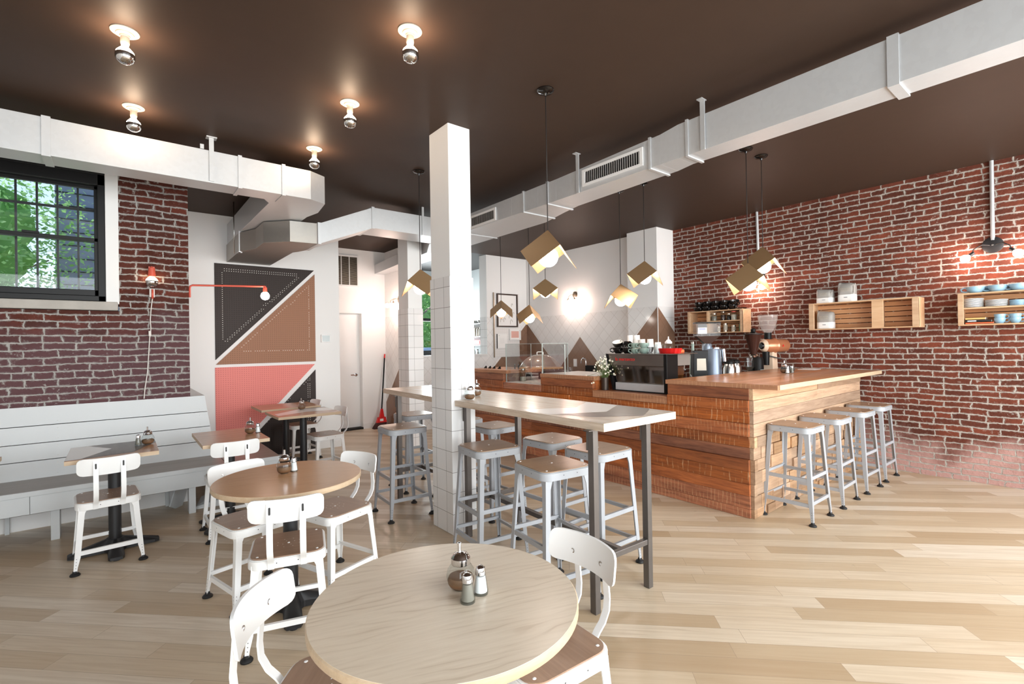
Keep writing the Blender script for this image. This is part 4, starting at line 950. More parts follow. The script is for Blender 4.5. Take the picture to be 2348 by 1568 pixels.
def make_shaker(fill, grp):
    t = local('shaker', None, 'shaker', grp)
    MB().shell([(0.0205, 0.001), (0.021, 0.008), (0.0135, 0.056)], seg=14).lathe([(0.020, 0), (0.020, 0.006), (0, 0.006)], (0, 0, 0), 14).build('glass_body', 'clear', t)
    MB().lathe([(0.0175, 0.007), (0.0125, 0.05), (0, 0.05)], (0, 0, 0), 14).build('contents', fill, t)
    MB().lathe([(0.0148, 0.054), (0.0148, 0.064), (0.0125, 0.073), (0.006, 0.078), (0, 0.079)], (0, 0, 0), 16).build('cap', 'chrome', t)
    return t
sg = make_sugar(); sh = make_shaker('salt', 'small glass salt shakers'); pp = make_shaker('pepper', 'small glass pepper shakers'); us, uh, up_ = [], [], []
for x, y, z, l in ((0.749, 1.183, 0.70, 'round glass sugar jar on the pale round table in front'), (0.700, 2.90, 0.70, 'round sugar jar on the brown round table'), (0.151, 4.49, 0.70, 'round sugar jar on the grey inlaid bench table'),
                   (0.818, 4.45, 0.70, 'round sugar jar on the plain brown bench table'), (1.575, 5.74, 0.70, 'round sugar jar at the back of the striped wall table'), (2.01, 3.015, 0.988, 'round sugar jar on the high table, touching the tiled column'),
                   (2.19, 3.19, 0.988, 'round sugar jar on the high table, mostly behind the tiled column'), (5.33, 2.17, 1.05, 'round sugar jar with dark stopper on the wooden bar end')):
    o = place(sg, us, (x, y, z), random.uniform(0, 6), l)
    if 'pale' in l or 'high' in l:
        for ch in o.children:
            if ch.name.startswith('sugar_fill'): ch.scale = (0.985, 0.985, 0.64)
for x, y, z, l in ((0.775, 1.122, 0.70, 'white salt shaker at the right on the pale round table'), (0.752, 2.905, 0.70, 'white salt shaker on the brown round table'), (5.29, 2.125, 1.05, 'white salt shaker on the wooden bar end beside its sugar jar'), (0.873, 4.435, 0.70, 'salt shaker on the plain brown bench table')):
    place(sh, uh, (x, y, z), 0, l)
for x, y, z, l in ((0.722, 1.108, 0.70, 'grey pepper shaker, front most on the pale round table'), (0.094, 4.478, 0.70, 'grey pepper shaker on the grey inlaid bench table'), (5.385, 2.12, 1.05, 'grey pepper shaker on the wooden bar end, right of the salt'), (0.795, 2.945, 0.70, None)):
    if l: place(pp, up_, (x, y, z), 0, l)
# ---------------------------------------------------------------- the bar
rb = random.Random(11)
t = thing('bar_counter', 'L shaped bar clad in reclaimed wooden planks with a butcher block top', 'bar', (4.2, 3.0, 0))
b = MB()
def plank(y0, y1, z0, z1):
    y = y0
    while y < y1 - 0.01:
        e = min(y1, y + rb.uniform(1.4, 2.6)); e = y1 if y1 - e < 0.35 else e
        p = rb.uniform(0.0, 0.026); b.box(3.834 - p, y + 0.001, z0 + 0.001, 3.87, e - 0.001, z1 - 0.001); y = e
zl = [0.0, 0.071, 0.174, 0.266, 0.366, 0.458, 0.55, 0.636, 0.738, 0.83]
for za, zb in zip(zl, zl[1:]): plank(1.825, 5.75, za, zb)
for y0, y1, ls in ((1.825, 2.552, (0.83, 0.922, 1.014)), (3.44, 4.245, (0.83, 0.915, 1.0)), (4.245, 4.965, (0.83, 0.908)), (4.965, 5.75, (0.83, 0.93, 1.018))):
    for za, zb in zip(ls, ls[1:]): plank(y0, y1, za, zb)
b.build('front_panel', 'bar_y', t, 0.002)
MB().box(3.822, 2.552, 0.832, 3.90, 3.44, 0.90).build('ledge_board', 'counter_edge', t, 0.002)
b = MB(); x = 3.834
def bl(x0, x1, z0, z1, st):
    x = x0 + st
    if st: b.box(x0, 1.80 - rb.uniform(0, .012), z0, x0 + st - 0.0015, 1.83, z1 - 0.0015)
    while x < x1 - 0.02:
        e = min(x1, x + rb.uniform(0.13, 0.24)); b.box(x, 1.802 - rb.uniform(0, .02), z0 + 0.0015, e - 0.0015, 1.83, z1 - 0.0015); x = e
for za, zb in ((0.636, 0.738), (0.738, 0.83), (0.83, 0.922), (0.922, 1.014)):
    x = 3.834
    while x < 6.31:
        e = min(6.32, x + rb.uniform(1.2, 2.2)); e = 6.32 if 6.32 - e < 0.4 else e; b.box(x, 1.80 - rb.uniform(0, 0.014), za + 0.001, e - 0.001, 1.83, zb - 0.001); x = e
for i, (za, zb) in enumerate(zip(zl[:8], zl[1:8])): bl(3.834, 6.32, za, zb, 0.05 + 0.07 * (i % 2))
b.build('end_panel', 'bar_x', t, 0.002)
MB().box(3.87, 1.83, 0, 6.32, 2.55, 1.01).box(3.87, 2.55, 0, 4.42, 4.24, 0.83).box(3.87, 3.44, 0.83, 4.20, 4.24, 0.999).box(3.87, 4.24, 0, 4.42, 5.75, 0.83).box(3.87, 4.966, 0.83, 4.2, 5.75, 1.017).build('carcass', 'bar_y', t)
b = MB(); y = 1.612; rc = random.Random(4)
while y < 2.579:
    e = min(2.58, y + rc.uniform(0.05, 0.09)); x = 3.862
    while x < 6.36:
        f = min(6.363, x + rc.uniform(0.6, 1.5)); b.box(x, y, 1.015, f, e, 1.05); x = f
    y = e
o = b.build('end_countertop', 'counter', t)
MB().box(3.838, 1.612, 1.013, 3.862, 2.58, 1.05).build('sawn_edge', 'counter_edge', o, 0.002)
MB().box(3.862, 1.606, 1.013, 6.363, 1.612, 1.05).build('pale_front_edge', 'top_edge', o)
MB().box(3.90, 2.552, 0.83, 4.45, 3.44, 0.90).build('machine_shelf', 'bar_y', t)
MB().box(3.832, 3.43, 1.0, 4.45, 4.262, 1.043, 0).box(3.87, 3.46, 1.043, 4.45, 4.24, 1.046, 1).build('raised_ledge', ['counter_edge', 'inlay_white'], t, 0.003)
MB().box(3.832, 4.905, 1.018, 4.45, 5.76, 1.06).build('raised_ledge', 'counter_edge', t, 0.003)
MB().box(3.86, 4.25, 0.83, 4.95, 4.96, 0.912).box(4.22, 4.96, 0.83, 4.95, 5.5, 0.912).build('display_shelf', 'inlay_white', t)
# back counter along the walls
t = thing('back_counter', 'low work counter behind the bar along the tiled wall', 'counter', (5.9, 4.6, 0))
MB().box(5.55, 4.65, 0, 6.14, 7.15, 0.865).build('cabinet', 'black_plastic', t)
MB().box(5.53, 4.64, 0.865, 6.145, 7.18, 0.895).build('worktop', 'steel', t, 0.003)
t = thing('back_counter', 'low work counter behind the bar carrying the coffee grinders', 'counter', (5.4, 2.95, 0))
MB().box(4.47, 2.64, 0, 6.36, 3.30, 0.865).box(5.62, 3.30, 0, 6.36, 4.08, 0.865).build('cabinet', 'black_plastic', t)
MB().box(4.46, 2.62, 0.865, 6.362, 3.32, 0.895).box(5.6, 3.32, 0.865, 6.362, 4.09, 0.895).build('worktop', 'steel', t, 0.003)
t = thing('tap', 'chrome gooseneck tap before the brown painted triangle', 'tap', (5.98, 5.55, 0.895))
MB().tube([(5.98, 5.52, 0.895), (5.98, 5.52, 1.09)] + [(5.98, 5.57 - 0.05 * math.cos(a), 1.09 + 0.055 * math.sin(a)) for a in (0.4, 0.9, 1.4, 1.9, 2.4, 2.9)] + [(5.98, 5.622, 1.06)], 0.009, 9).build('spout', 'chrome', t)
MB().lathe([(0.022, 0), (0.02, 0.02), (0, 0.022)], (5.98, 5.52, 0.895), 14).build('base', 'chrome', t)
MB().box(5.9, 5.30, 0.93, 6.0, 5.46, 1.03).build('soap_rack', 'black_plastic', t)
t = thing('power_outlet', 'white wall outlet on the brown painted triangle', 'outlet', (6.14, 5.92, 1.0))
MB().box(6.138, 5.88, 0.99, 6.148, 5.955, 1.12).build('cover_plate', 'white_trim', t, 0.002)
for z in (1.03, 1.08): MB().box(6.136, 5.90, z - 0.015, 6.139, 5.935, z + 0.015).build('socket_face', 'paper', t)
def tumbler():
    o = MB().shell([(0.026, 0.002), (0.034, 0.11)], seg=14).lathe([(0.026, 0), (0.026, 0.006), (0, 0.006)], (0, 0, 0), 14)
    return o
q = None
for i in range(9):
    y = 6.25 - i * 0.082; l = 'clear glass tumbler in the row behind the bar, %s from the left' % (['first', 'second', 'third', 'fourth', 'fifth', 'sixth', 'seventh', 'eighth', 'last'][i])
    if q is None: q = single(tumbler(), 'tumbler', 'acrylic', l, 'glass', (5.7, y, 0.895), 'tumblers along the back counter')
    else: c = q.copy(); COL.objects.link(c); c.location = (5.7, y, 0.895); c['label'] = l
# glass display guard
t = thing('display_case', 'frameless clear glass display box standing in the bar gap', 'display case', (4.1, 4.6, 0.912))
for nm, (a, c) in (('front_pane', ((3.868, 4.262), (3.874, 4.958))), ('side_pane', ((3.876, 4.952), (4.30, 4.958))), ('side_pane', ((3.876, 4.262), (4.30, 4.268)))):
    o = MB().box(a[0], a[1], 0.913, c[0], c[1], 1.395).build(nm, 'acrylic', t)
    k = MB(); k.box(a[0], a[1], 1.392, c[0], c[1], 1.397).box(a[0] - 0.001, a[1] - 0.001, 0.913, a[0] + 0.005, a[1] + 0.005, 1.395).box(c[0] - 0.005, c[1] - 0.005, 0.913, c[0] + 0.001, c[1] + 0.001, 1.395); k.build('pane_edge', 'glass_edge', o)
t = thing('glass_screen', 'low upright clear glass screen on the white topped ledge', 'glass screen', (3.9, 3.9, 1.046))
o = MB().box(3.885, 3.905, 1.047, 3.891, 4.235, 1.38).build('pane', 'acrylic', t)
MB().box(3.883, 3.902, 1.047, 3.893, 3.908, 1.38).build('pane_edge', 'glass_edge', o)
t = thing('cake_stand', 'wire legged cake stand with board behind the glass display box', 'cake stand', (4.52, 5.02, 0.912))
dx, dy = 0.7071, -0.7071
MB().prism([(4.52 + dx * u * 0.31 - dy * v * 0.2, 5.02 + dy * u * 0.31 + dx * v * 0.2, 1.055) for u, v in ((-1, -0.7), (-0.8, -1), (0.8, -1), (1, -0.7), (1, 0.7), (0.8, 1), (-0.8, 1), (-1, 0.7))], (0, 0, 0.012)).build('board', 'crate', t)
for u, v in ((-0.7, -0.7), (0, 0.8), (0.1, -0.8), (0.75, -0.6)): MB().cyl((4.52 + dx * u * 0.3 - dy * v * 0.18, 5.02 + dy * u * 0.3 + dx * v * 0.18, 0.9125), (4.52 + dx * u * 0.25 - dy * v * 0.15, 5.02 + dy * u * 0.25 + dx * v * 0.15, 1.056), 0.005, seg=6).build('leg', 'white_steel', t)
k = thing('cake_dome', 'large clear oval plastic dome with handle covering the cake stand', 'dome', (4.52, 5.02, 1.068))
b = MB(); b.shell([(0.30, 0.0), (0.302, 0.008), (0.288, 0.014), (0.272, 0.035), (0.24, 0.08), (0.19, 0.125), (0.12, 0.16), (0.05, 0.176), (0.004, 0.178)], (0, 0, 0), 32, 0, (1, 0.66))
bmesh.ops.rotate(b.bm, cent=(0, 0, 0), matrix=Matrix.Rotation(R(-45), 3, 'Z'), verts=b.bm.verts); bmesh.ops.translate(b.bm, vec=(4.52, 5.02, 1.068), verts=b.bm.verts); b.build('dome', 'dome', k)
MB().tube([(4.49, 5.05, 1.245), (4.49, 5.05, 1.275), (4.495, 5.045, 1.28), (4.545, 4.995, 1.28), (4.55, 4.99, 1.275), (4.55, 4.99, 1.245)], 0.006, 8).build('handle', 'white_steel', k)
t = thing('cash_drawer', 'dark grey box on the shelf under the cake stand', 'box', (4.62, 4.86, 0.912))
MB().box(4.48, 4.70, 0.9125, 4.80, 5.02, 1.02).build('body', 'register', t, 0.006)
MB().box(4.476, 4.72, 0.93, 4.48, 5.0, 0.99).build('front_panel', 'black_plastic', t)
t = thing('storage_jar', 'clear glass jar with pale contents at the left in the display box', 'jar', (4.08, 4.87, 0.912))
MB().shell([(0.042, 0), (0.044, 0.10), (0.03, 0.125), (0.03, 0.14)], (4.08, 4.87, 0.914), 16).build('glass_jar', 'clear', t)
MB().lathe([(0.04, 0), (0.04, 0.05), (0, 0.05)], (4.08, 4.87, 0.916), 14).build('contents', 'sticker', t)
MB().lathe([(0.032, 0), (0.032, 0.018), (0, 0.018)], (4.08, 4.87, 1.054), 16).build('lid', 'steel', t)
# things on the left raised ledge
t = thing('scissors', 'black handled scissors lying on the left raised ledge', 'scissors', (4.1, 5.02, 1.06))
for y in (4.98, 5.06): MB().tube([(4.1 + 0.02 * math.cos(a), y + 0.03 * math.cos(a), 1.095 + 0.032 * math.sin(a)) for a in [i * PI / 6 for i in range(13)]], 0.005, 6).build('handle', 'black_plastic', t)
MB().bar((4.1, 5.05, 1.066), (4.12, 5.30, 1.066), 0.012, 0.004).build('blade', 'steel', t)
q = None
for i, y in enumerate((5.28, 5.40, 5.50, 5.60)):
    l = 'black clip standing on the left raised ledge, %s from the scissors' % ['first', 'second', 'third', 'fourth'][i]
    if q is None: q = single(MB().prism([(0, -0.02, 0), (0, 0.035, 0), (0, -0.012, 0.035)], (0.02, 0, 0)), 'binder_clip', 'black_plastic', l, 'clip', (4.0, y, 1.0605), 'black clips on the ledge')
    else: c = q.copy(); COL.objects.link(c); c.location = (4.0, y, 1.0605); c['label'] = l
# flower vase
t = thing('flower_vase', 'dark cylinder vase of small white flowers beside the espresso machine', 'vase', (3.95, 3.382, 0.90))
MB().lathe([(0.038, 0), (0.038, 0.13), (0.035, 0.13), (0.035, 0.11), (0, 0.11)], (3.95, 3.382, 0.9005), 22).build('vase', 'dark_vase', t)
rf = random.Random(5); ks = MB(); kf = MB()
for i in range(70):
    a, r = rf.uniform(0, 2 * PI), rf.uniform(0.01, 0.13) if i > 10 else rf.uniform(0.10, 0.20); h = rf.uniform(0.20, 0.36) - r * 0.4 if i > 10 else rf.uniform(0.07, 0.2)
    p = Vector((3.95 + r * math.cos(a), 3.382 + r * math.sin(a), 0.90 + h)); ks.tube([(3.95 + 0.012 * math.cos(a), 3.382 + 0.012 * math.sin(a), 1.0), (3.95 + r * 0.45 * math.cos(a), 3.382 + r * 0.45 * math.sin(a), 0.90 + max(h * 0.75, 0.17)), p], 0.0016, 4)
    for _ in range(2): kf.sphere(p + Vector((rf.uniform(-.008, .008), rf.uniform(-.008, .008), rf.uniform(-.004, .01))), rf.uniform(0.006, 0.0105), 0, 7, 4)
for i in range(16):
    a = rf.uniform(0, 2 * PI); ks.ribbon([(3.95, 3.382, 1.0), (3.95 + 0.03 * math.cos(a), 3.382 + 0.03 * math.sin(a), 1.07), (3.95 + 0.06 * math.cos(a), 3.382 + 0.06 * math.sin(a), 1.11)], 0.007, 0.001, 0, (-math.sin(a), math.cos(a), 0))
ks.build('stems', 'stem', t); kf.build('blossoms', 'petal', t)
t = thing('water_glass', 'small clear glass with straws between vase and espresso machine', 'glass', (4.1, 3.36, 0.90))
MB().shell([(0.028, 0), (0.032, 0.12)], (4.1, 3.35, 0.901), 14).build('glass_body', 'clear', t); MB().cyl((4.1, 3.35, 0.905), (4.1, 3.35, 1.02), 0.012, seg=8).build('straws', 'black_plastic', t)
# espresso machine, back towards us
t = thing('espresso_machine', 'large chrome and black espresso machine on the bar with red lettering', 'espresso machine', (4.25, 3.0, 0.90))
MB().box(4.0, 2.69, 1.155, 4.40, 3.375, 1.272).build('upper_body', 'black_plastic', t, 0.004)
MB().box(4.17, 2.672, 1.16, 4.40, 2.69, 1.272).build('splash_panel', 'galv_dark', t)
MB().box(3.992, 2.70, 1.158, 4.0, 3.365, 1.270).build('back_panel', 'mirror_top', t, 0.002)
b = MB(); b.hexa([(4.02, 2.70, 0.985), (4.02, 3.275, 0.985), (4.30, 3.275, 0.985), (4.30, 2.70, 0.985)], [(4.0, 2.70, 1.155), (4.0, 3.335, 1.155), (4.36, 3.335, 1.155), (4.36, 2.70, 1.155)]); b.build('mirror_panel', 'mirror', t)
MB().box(3.995, 2.70, 0.908, 4.40, 3.28, 0.983).build('drip_base', 'galv', t, 0.004)
for y in (2.66,): MB().box(3.985, y, 0.903, 4.17, y + 0.035, 1.275).build('side_panel', 'black_plastic', t, 0.004)
b = MB(); b.hexa([(3.985, 3.282, 0.903), (3.985, 3.31, 0.903), (4.4, 3.31, 0.903), (4.4, 3.282, 0.903)], [(3.985, 3.37, 1.275), (3.985, 3.395, 1.275), (4.4, 3.395, 1.275), (4.4, 3.37, 1.275)]); b.build('side_panel', 'black_plastic', t)
MB().box(3.98, 2.655, 0.9005, 4.4, 3.29, 0.908).build('base_plate', 'black_plastic', t)
MB().box(3.99, 2.60, 1.272, 4.42, 3.40, 1.278).build('cup_tray', 'steel', t)
for y in (2.80, 3.05): MB().cyl((4.40, y, 1.13), (4.50, y, 1.10), 0.03, 0.016, 12).build('group_head', 'chrome', t)
text_mesh('la marzocco', 0.05, 'lettering', 'red', t, (3.9905, 3.15, 1.222), rotm((0, -1, 0), (0, 0, 1)), 0.001, sx=1.0)
# cups
def cup(r, h, mat, inner=None, hs=1.0):
    b = MB().shell([(r * 0.55, 0), (r * 0.8, h * 0.25), (r * 0.97, h * 0.65), (r, h)], seg=22)
    b.shell([(r * 0.99, h), (r * 0.95, h * 0.98), (r * 0.9, h * 0.6), (r * 0.7, h * 0.2)], seg=22, m=1); b.lathe([(r * 0.72, h * 0.2), (0, h * 0.18)], (0, 0, 0), 22, 1); b.lathe([(r * 0.55, 0.0), (0, 0.0)], (0, 0, 0), 22, 0)
    return b, [mat, inner or mat]
def cup_thing(name, label, cat, r, h, mat, inner, group):
    t = local(name, label, cat, group); b, m = cup(r, h, mat, inner); b.build('bowl', m, t)
    MB().tube([(r * 0.9, 0, h * 0.82), (r * 1.2, 0, h * 0.88), (r * 1.5, 0, h * 0.68), (r * 1.45, 0, h * 0.38), (r * 1.1, 0, h * 0.22), (r * 0.8, 0, h * 0.25)], r * 0.11, 8).build('handle', mat, t)
    return t
ZT = 1.2785
bk = cup_thing('coffee_cup', None, 'cup', 0.056, 0.062, 'black_gloss', 'white_glaze', 'black cups on the espresso machine'); ub = []
place(bk, ub, (4.08, 3.305, ZT), R(120), 'black cup with white inside, lower left on the espresso machine')
place(bk, ub, (4.08, 3.185, ZT), R(130), 'black cup on the espresso machine, lower one beside the green cups')
c = place(bk, ub, (4.08, 3.30, ZT + 0.064), R(200), 'tilted black cup showing its white inside, on top at the left'); c.rotation_euler = (R(8), R(-22), 0)
c = place(bk, ub, (4.08, 3.185, ZT + 0.126), R(60), 'upside down black cup stacked beside the tilted one'); c.rotation_euler = (R(180), 0, 0)
c = place(bk, ub, (4.26, 3.06, ZT + 0.0), R(60), 'black cup behind the green cups on the espresso machine')
gk = cup_thing('coffee_cup', None, 'cup', 0.043, 0.052, 'green_glaze', 'white_glaze', 'green cups on the espresso machine'); ug = []
for x, y, z, l in ((4.06, 3.075, 0, 'lower sage green cup of the left green pair'), (4.06, 3.075, 0.053, 'upper sage green cup of the left green pair')): place(gk, ug, (x, y, ZT + z), R(130), l)
gl = cup_thing('coffee_cup', None, 'cup', 0.050, 0.052, 'green_glaze', 'white_glaze', 'green cups on the espresso machine'); ug = []
for x, y, z, l in ((4.07, 2.972, 0, 'lower sage green cup of the wider right pair'), (4.07, 2.972, 0.053, 'upper sage green cup of the wider right pair')): place(gl, ug, (x, y, ZT + z), R(130), l)
def beaker(x, y, l, q=[]):
    if not q: q.append(single(MB().shell([(0.03, 0.0), (0.034, 0.05), (0.028, 0.08), (0.03, 0.09)], seg=14).lathe([(0.03, 0), (0.03, 0.004), (0, 0.004)], (0, 0, 0), 14), 'glass_jug', 'clear', l, 'glass jug', (x, y, ZT), 'clear glasses on the espresso machine'))
    else: c = q[0].copy(); COL.objects.link(c); c.location = (x, y, ZT); c['label'] = l
beaker(4.06, 2.90, 'clear glass jug right next to the green cups'); beaker(4.16, 2.85, 'clear glass jug behind the red dish, left of the squeeze bottle'); beaker(4.09, 2.835, 'clear glass jug between green cups and red dish')
t = thing('squeeze_bottle', 'clear squeeze bottle with white nozzle on the espresso machine', 'bottle', (4.2, 2.80, ZT))
MB().shell([(0.036, 0), (0.037, 0.09), (0.032, 0.098)], (4.2, 2.78, ZT), 16).build('body', 'clear', t); MB().lathe([(0.034, 0.096), (0.034, 0.112), (0.022, 0.122), (0.020, 0.13), (0.007, 0.137), (0.004, 0.165), (0, 0.165)], (4.2, 2.78, ZT), 18).build('nozzle_cap', 'white_trim', t)
t = thing('red_dish', 'bright red fluted oblong dish at the right on the espresso machine', 'dish', (4.12, 2.70, ZT))
b = MB(); n = 48; P0 = []; P1 = []
for i in range(n):
    a = 2 * PI * i / n; w = 1 + 0.03 * math.cos(a * 16); P0.append((4.13 + 0.055 * math.cos(a) * w, 2.72 + 0.098 * math.sin(a) * w * 1.08, ZT + 0.0005)); P1.append((4.13 + 0.062 * math.cos(a) * w, 2.72 + 0.124 * math.sin(a) * w, ZT + 0.05))
A = [b.v(p) for p in P0]; B = [b.v(p) for p in P1]; b.f(A[::-1])
for i in range(n): b.f([A[i], A[(i + 1) % n], B[(i + 1) % n], B[i]], 0, True)
b.build('dish', 'red', t)
t = thing('dish_towel', 'folded orange cloth lying behind the red dish', 'cloth', (4.3, 2.72, ZT)); MB().box(4.24, 2.69, ZT, 4.34, 2.78, ZT + 0.035).build('cloth', 'orange', t, 0.01)
q = None
for i, (x, y, h, s) in enumerate(((4.34, 3.345, 0.19, 1), (4.36, 3.275, 0.19, 1), (4.34, 3.19, 0.145, 1), (4.36, 3.105, 0.145, 1), (4.40, 3.04, 0.11, 1))):
    k = MB(); z = ZT; k.lathe([(0.040, 0), (0.041, 0.004), (0.030, h), (0.0, h)], (0, 0, 0), 18)
    o = single(k, 'paper_cup_stack', 'paper', 'stack of white paper cups behind the black cups, %s from the left' % ['first', 'second', 'third', 'fourth', 'last and shortest'][i], 'paper cups', (x, y, ZT), 'paper cup stacks')
# grinders
def hopper_grinder():
    x, y, z = 4.86, 2.75, 0.895
    t = thing('coffee_grinder', 'big blue grey coffee grinder with clear square bean hopper', 'coffee grinder', (x, y, z))
    V = Vector((0.71, -0.70, 0)); b = MB()
    b.lathe([(0.095, 0), (0.095, 0.02), (0.080, 0.40), (0.075, 0.415), (0, 0.418)], (x + 0.03, y - 0.045, z), 30); b.build('body', 'blue_grey', t)
    a = Vector((x - 0.055, y + 0.055, 0)); k = MB(); u_ = Vector((0.7071, -0.7071, 0)); v_ = Vector((-0.7071, -0.7071, 0))
    def loop(w, d, zz, c=a): return [c + u_ * sx * w + v_ * sy * d + Vector((0, 0, zz)) for sx, sy in ((-1, -1), (1, -1), (1, 1), (-1, 1))]
    k.hexa(loop(0.088, 0.07, z), loop(0.075, 0.062, z + 0.40)); k.build('front_housing', 'black_plastic', t, 0.006)
    k = MB(); c = a + v_ * 0.071; k.prism([c - u_ * 0.048 + Vector((0, 0, z + 0.19)), c + u_ * 0.048 + Vector((0, 0, z + 0.19)), c + u_ * 0.045 - v_ * 0.0045 + Vector((0, 0, z + 0.315)), c - u_ * 0.045 - v_ * 0.0045 + Vector((0, 0, z + 0.315))], v_ * 0.002); k.build('sticker', 'sticker', t)
    MB().lathe([(0.05, 0.40), (0.05, 0.455), (0.042, 0.47), (0, 0.47)], (x, y, z), 20).build('collar', 'blue_grey', t)
    MB().lathe([(0.055, 0.414), (0.055, 0.428), (0, 0.428)], (x + 0.06, y - 0.06, z), 20).build('adjusting_ring', 'chrome', t)
    MB().cyl((x + 0.125, y - 0.125, z + 0.28), (x + 0.115, y - 0.115, z + 0.41), 0.022, 0.026, 12).build('dosing_lever', 'chrome', t)
    k = MB(); cc = Vector((x, y, 0)); k.hexa(loop(0.036, 0.036, z + 0.468, cc), loop(0.122, 0.06, z + 0.55, cc)); k.hexa(loop(0.1225, 0.0605, z + 0.5505, cc), loop(0.126, 0.062, z + 0.685, cc)); h = k.build('bean_hopper', thin_glass('hopper_plastic', (238, 236, 234), 0.45), t)
    k = MB(); k.hexa(loop(0.033, 0.033, z + 0.472, cc), loop(0.116, 0.056, z + 0.55, cc)); k.build('beans', 'beans', h)
    k = MB(); k.hexa(loop(0.128, 0.064, z + 0.685, cc), loop(0.126, 0.062, z + 0.698, cc)); k.build('lid', 'black_plastic', h)
    k = MB(); c = cc + v_ * 0.0635 - u_ * 0.062
    def card(w, z0, z1, e): return [c - u_ * w + Vector((0, 0, z + z0)), c + u_ * w + Vector((0, 0, z + z0)), c + u_ * w + Vector((0, 0, z + z1)), c - u_ * w + Vector((0, 0, z + z1))], v_ * e
    k.prism(*card(0.046, 0.575, 0.675, 0.0008), m=0); k.prism(*card(0.0462, 0.640, 0.676, 0.0012), m=1); k.prism(*card(0.032, 0.62, 0.628, 0.0012), m=2); k.prism(*card(0.028, 0.602, 0.606, 0.0012), m=3); k.prism(*card(0.028, 0.592, 0.596, 0.0012), m=3); k.build('label_card', ['paper', 'register', 'blue_print', 'sticker'], h)
    for dz in (0.155, 0.170, 0.185): MB().bar((x + 0.005, y - 0.137, z + dz + 0.05), (x + 0.07, y - 0.130, z + dz + 0.05), 0.003, 0.004).build('vent_slot', 'ink', t)
hopper_grinder()
def cone_grinder():
    x, y, z = 5.80, 2.70, 0.895; t = thing('coffee_grinder', 'black coffee grinder with dark cone hopper and flat lid', 'coffee grinder', (x, y, z))
    MB().lathe([(0.075, 0), (0.07, 0.02), (0.062, 0.27), (0.05, 0.30), (0, 0.30)], (x + 0.03, y - 0.03, z), 22).build('body', 'black_plastic', t)
    MB().lathe([(0.045, 0.30), (0.05, 0.32), (0.04, 0.335), (0, 0.335)], (x, y, z), 18).build('collar', 'chrome', t)
    h = MB().lathe([(0.035, 0.335), (0.04, 0.36), (0.090, 0.56), (0.092, 0.565), (0, 0.565)], (x, y, z), 26).build('bean_hopper', plain('smoked_plastic', (58, 34, 28), 0.1), t)
    MB().lathe([(0.110, 0.565), (0.110, 0.575), (0.05, 0.58), (0.025, 0.60), (0.028, 0.625), (0.012, 0.64), (0, 0.64)], (x, y, z), 26).build('lid', 'black_plastic', h)
    MB().shell([(0.05, 0.19), (0.055, 0.29)], (x - 0.06, y + 0.02, z), 16).build('dosing_chamber', 'acrylic', t)
    MB().lathe([(0.012, 0.13), (0.05, 0.19), (0, 0.19)], (x - 0.06, y + 0.02, z), 16).build('funnel', 'tin', t)
    k = MB(); k.lathe([(0.045, 0.03), (0.045, 0.10), (0, 0.10)], (x - 0.06, y + 0.02, z), 16); k.build('catch_cup', 'steel', t)
    k = MB(); k.prism([(x - 0.02, y - 0.082, z + 0.10), (x + 0.035, y - 0.097, z + 0.10), (x + 0.035, y - 0.097, z + 0.16), (x - 0.02, y - 0.082, z + 0.16)], (-0.001, -0.002, 0)); k.build('blue_label', 'display', t)
cone_grinder()
def drum_grinder():
    x, y, z = 6.14, 2.665, 0.895; t = thing('coffee_grinder', 'tan enamelled drum coffee grinder with tall clear funnel', 'coffee grinder', (x, y, z))
    k = MB(); k.hexa([(x - 0.07, y - 0.07, z), (x + 0.08, y - 0.07, z), (x + 0.08, y + 0.07, z), (x - 0.07, y + 0.07, z)], [(x - 0.04, y - 0.055, z + 0.36), (x + 0.07, y - 0.055, z + 0.36), (x + 0.07, y + 0.055, z + 0.36), (x - 0.04, y + 0.055, z + 0.36)]); k.build('pedestal', 'cream', t, 0.008)
    k = MB(); p0, p1 = Vector((x - 0.14, y + 0.02, z + 0.43)), Vector((x + 0.20, y - 0.12, z + 0.43)); d = (p1 - p0).normalized()
    k.tube([p0 + d * 0.02, p0 + d * 0.05, p0 + d * 0.15, p0 + d * 0.17, p0 + d * 0.19, p1 - d * 0.04, p1], [0.065, 0.082, 0.082, 0.09, 0.082, 0.08, 0.05], 26); k.build('drum', 'copper', t)
    k = MB(); k.tube([p0 - d * 0.015, p0 + d * 0.02], [0.052, 0.078], 24); r_ = k.build('end_ring', 'cream', t)
    k = MB(); k.tube([p0 - d * 0.03, p0 - d * 0.01], [0.03, 0.046], 20); k.build('end_knob', 'black_gloss', r_)
    MB().cyl((x - 0.10, y, z + 0.20), (x - 0.10, y, z + 0.36), 0.035, 0.04, 14).build('chute', 'black_plastic', t); MB().bar((x - 0.09, y - 0.03, z + 0.31), (x + 0.02, y - 0.12, z + 0.27), 0.012, 0.012).build('chute_lever', 'black_plastic', t)
    MB().lathe([(0.04, 0.51), (0.04, 0.59), (0, 0.59)], (x - 0.04, y, z), 18).build('hopper_collar', 'black_plastic', t)
    MB().shell([(0.042, 0.585), (0.075, 0.64), (0.10, 0.72), (0.112, 0.80)], (x - 0.04, y, z), 26).build('funnel', hazy('frosted_funnel', 0.24, 1.2), t)
    k = MB(); c = p1 - d * 0.11 + Vector((-0.078, -0.028, 0.0)); k.prism([c + Vector((0.01, -0.024, -0.012)), c + Vector((0.03, -0.032, -0.012)), c + Vector((0.02, -0.028, 0.014))], (-0.006, -0.012, 0)); k.build('red_mark', 'red', t)
drum_grinder()
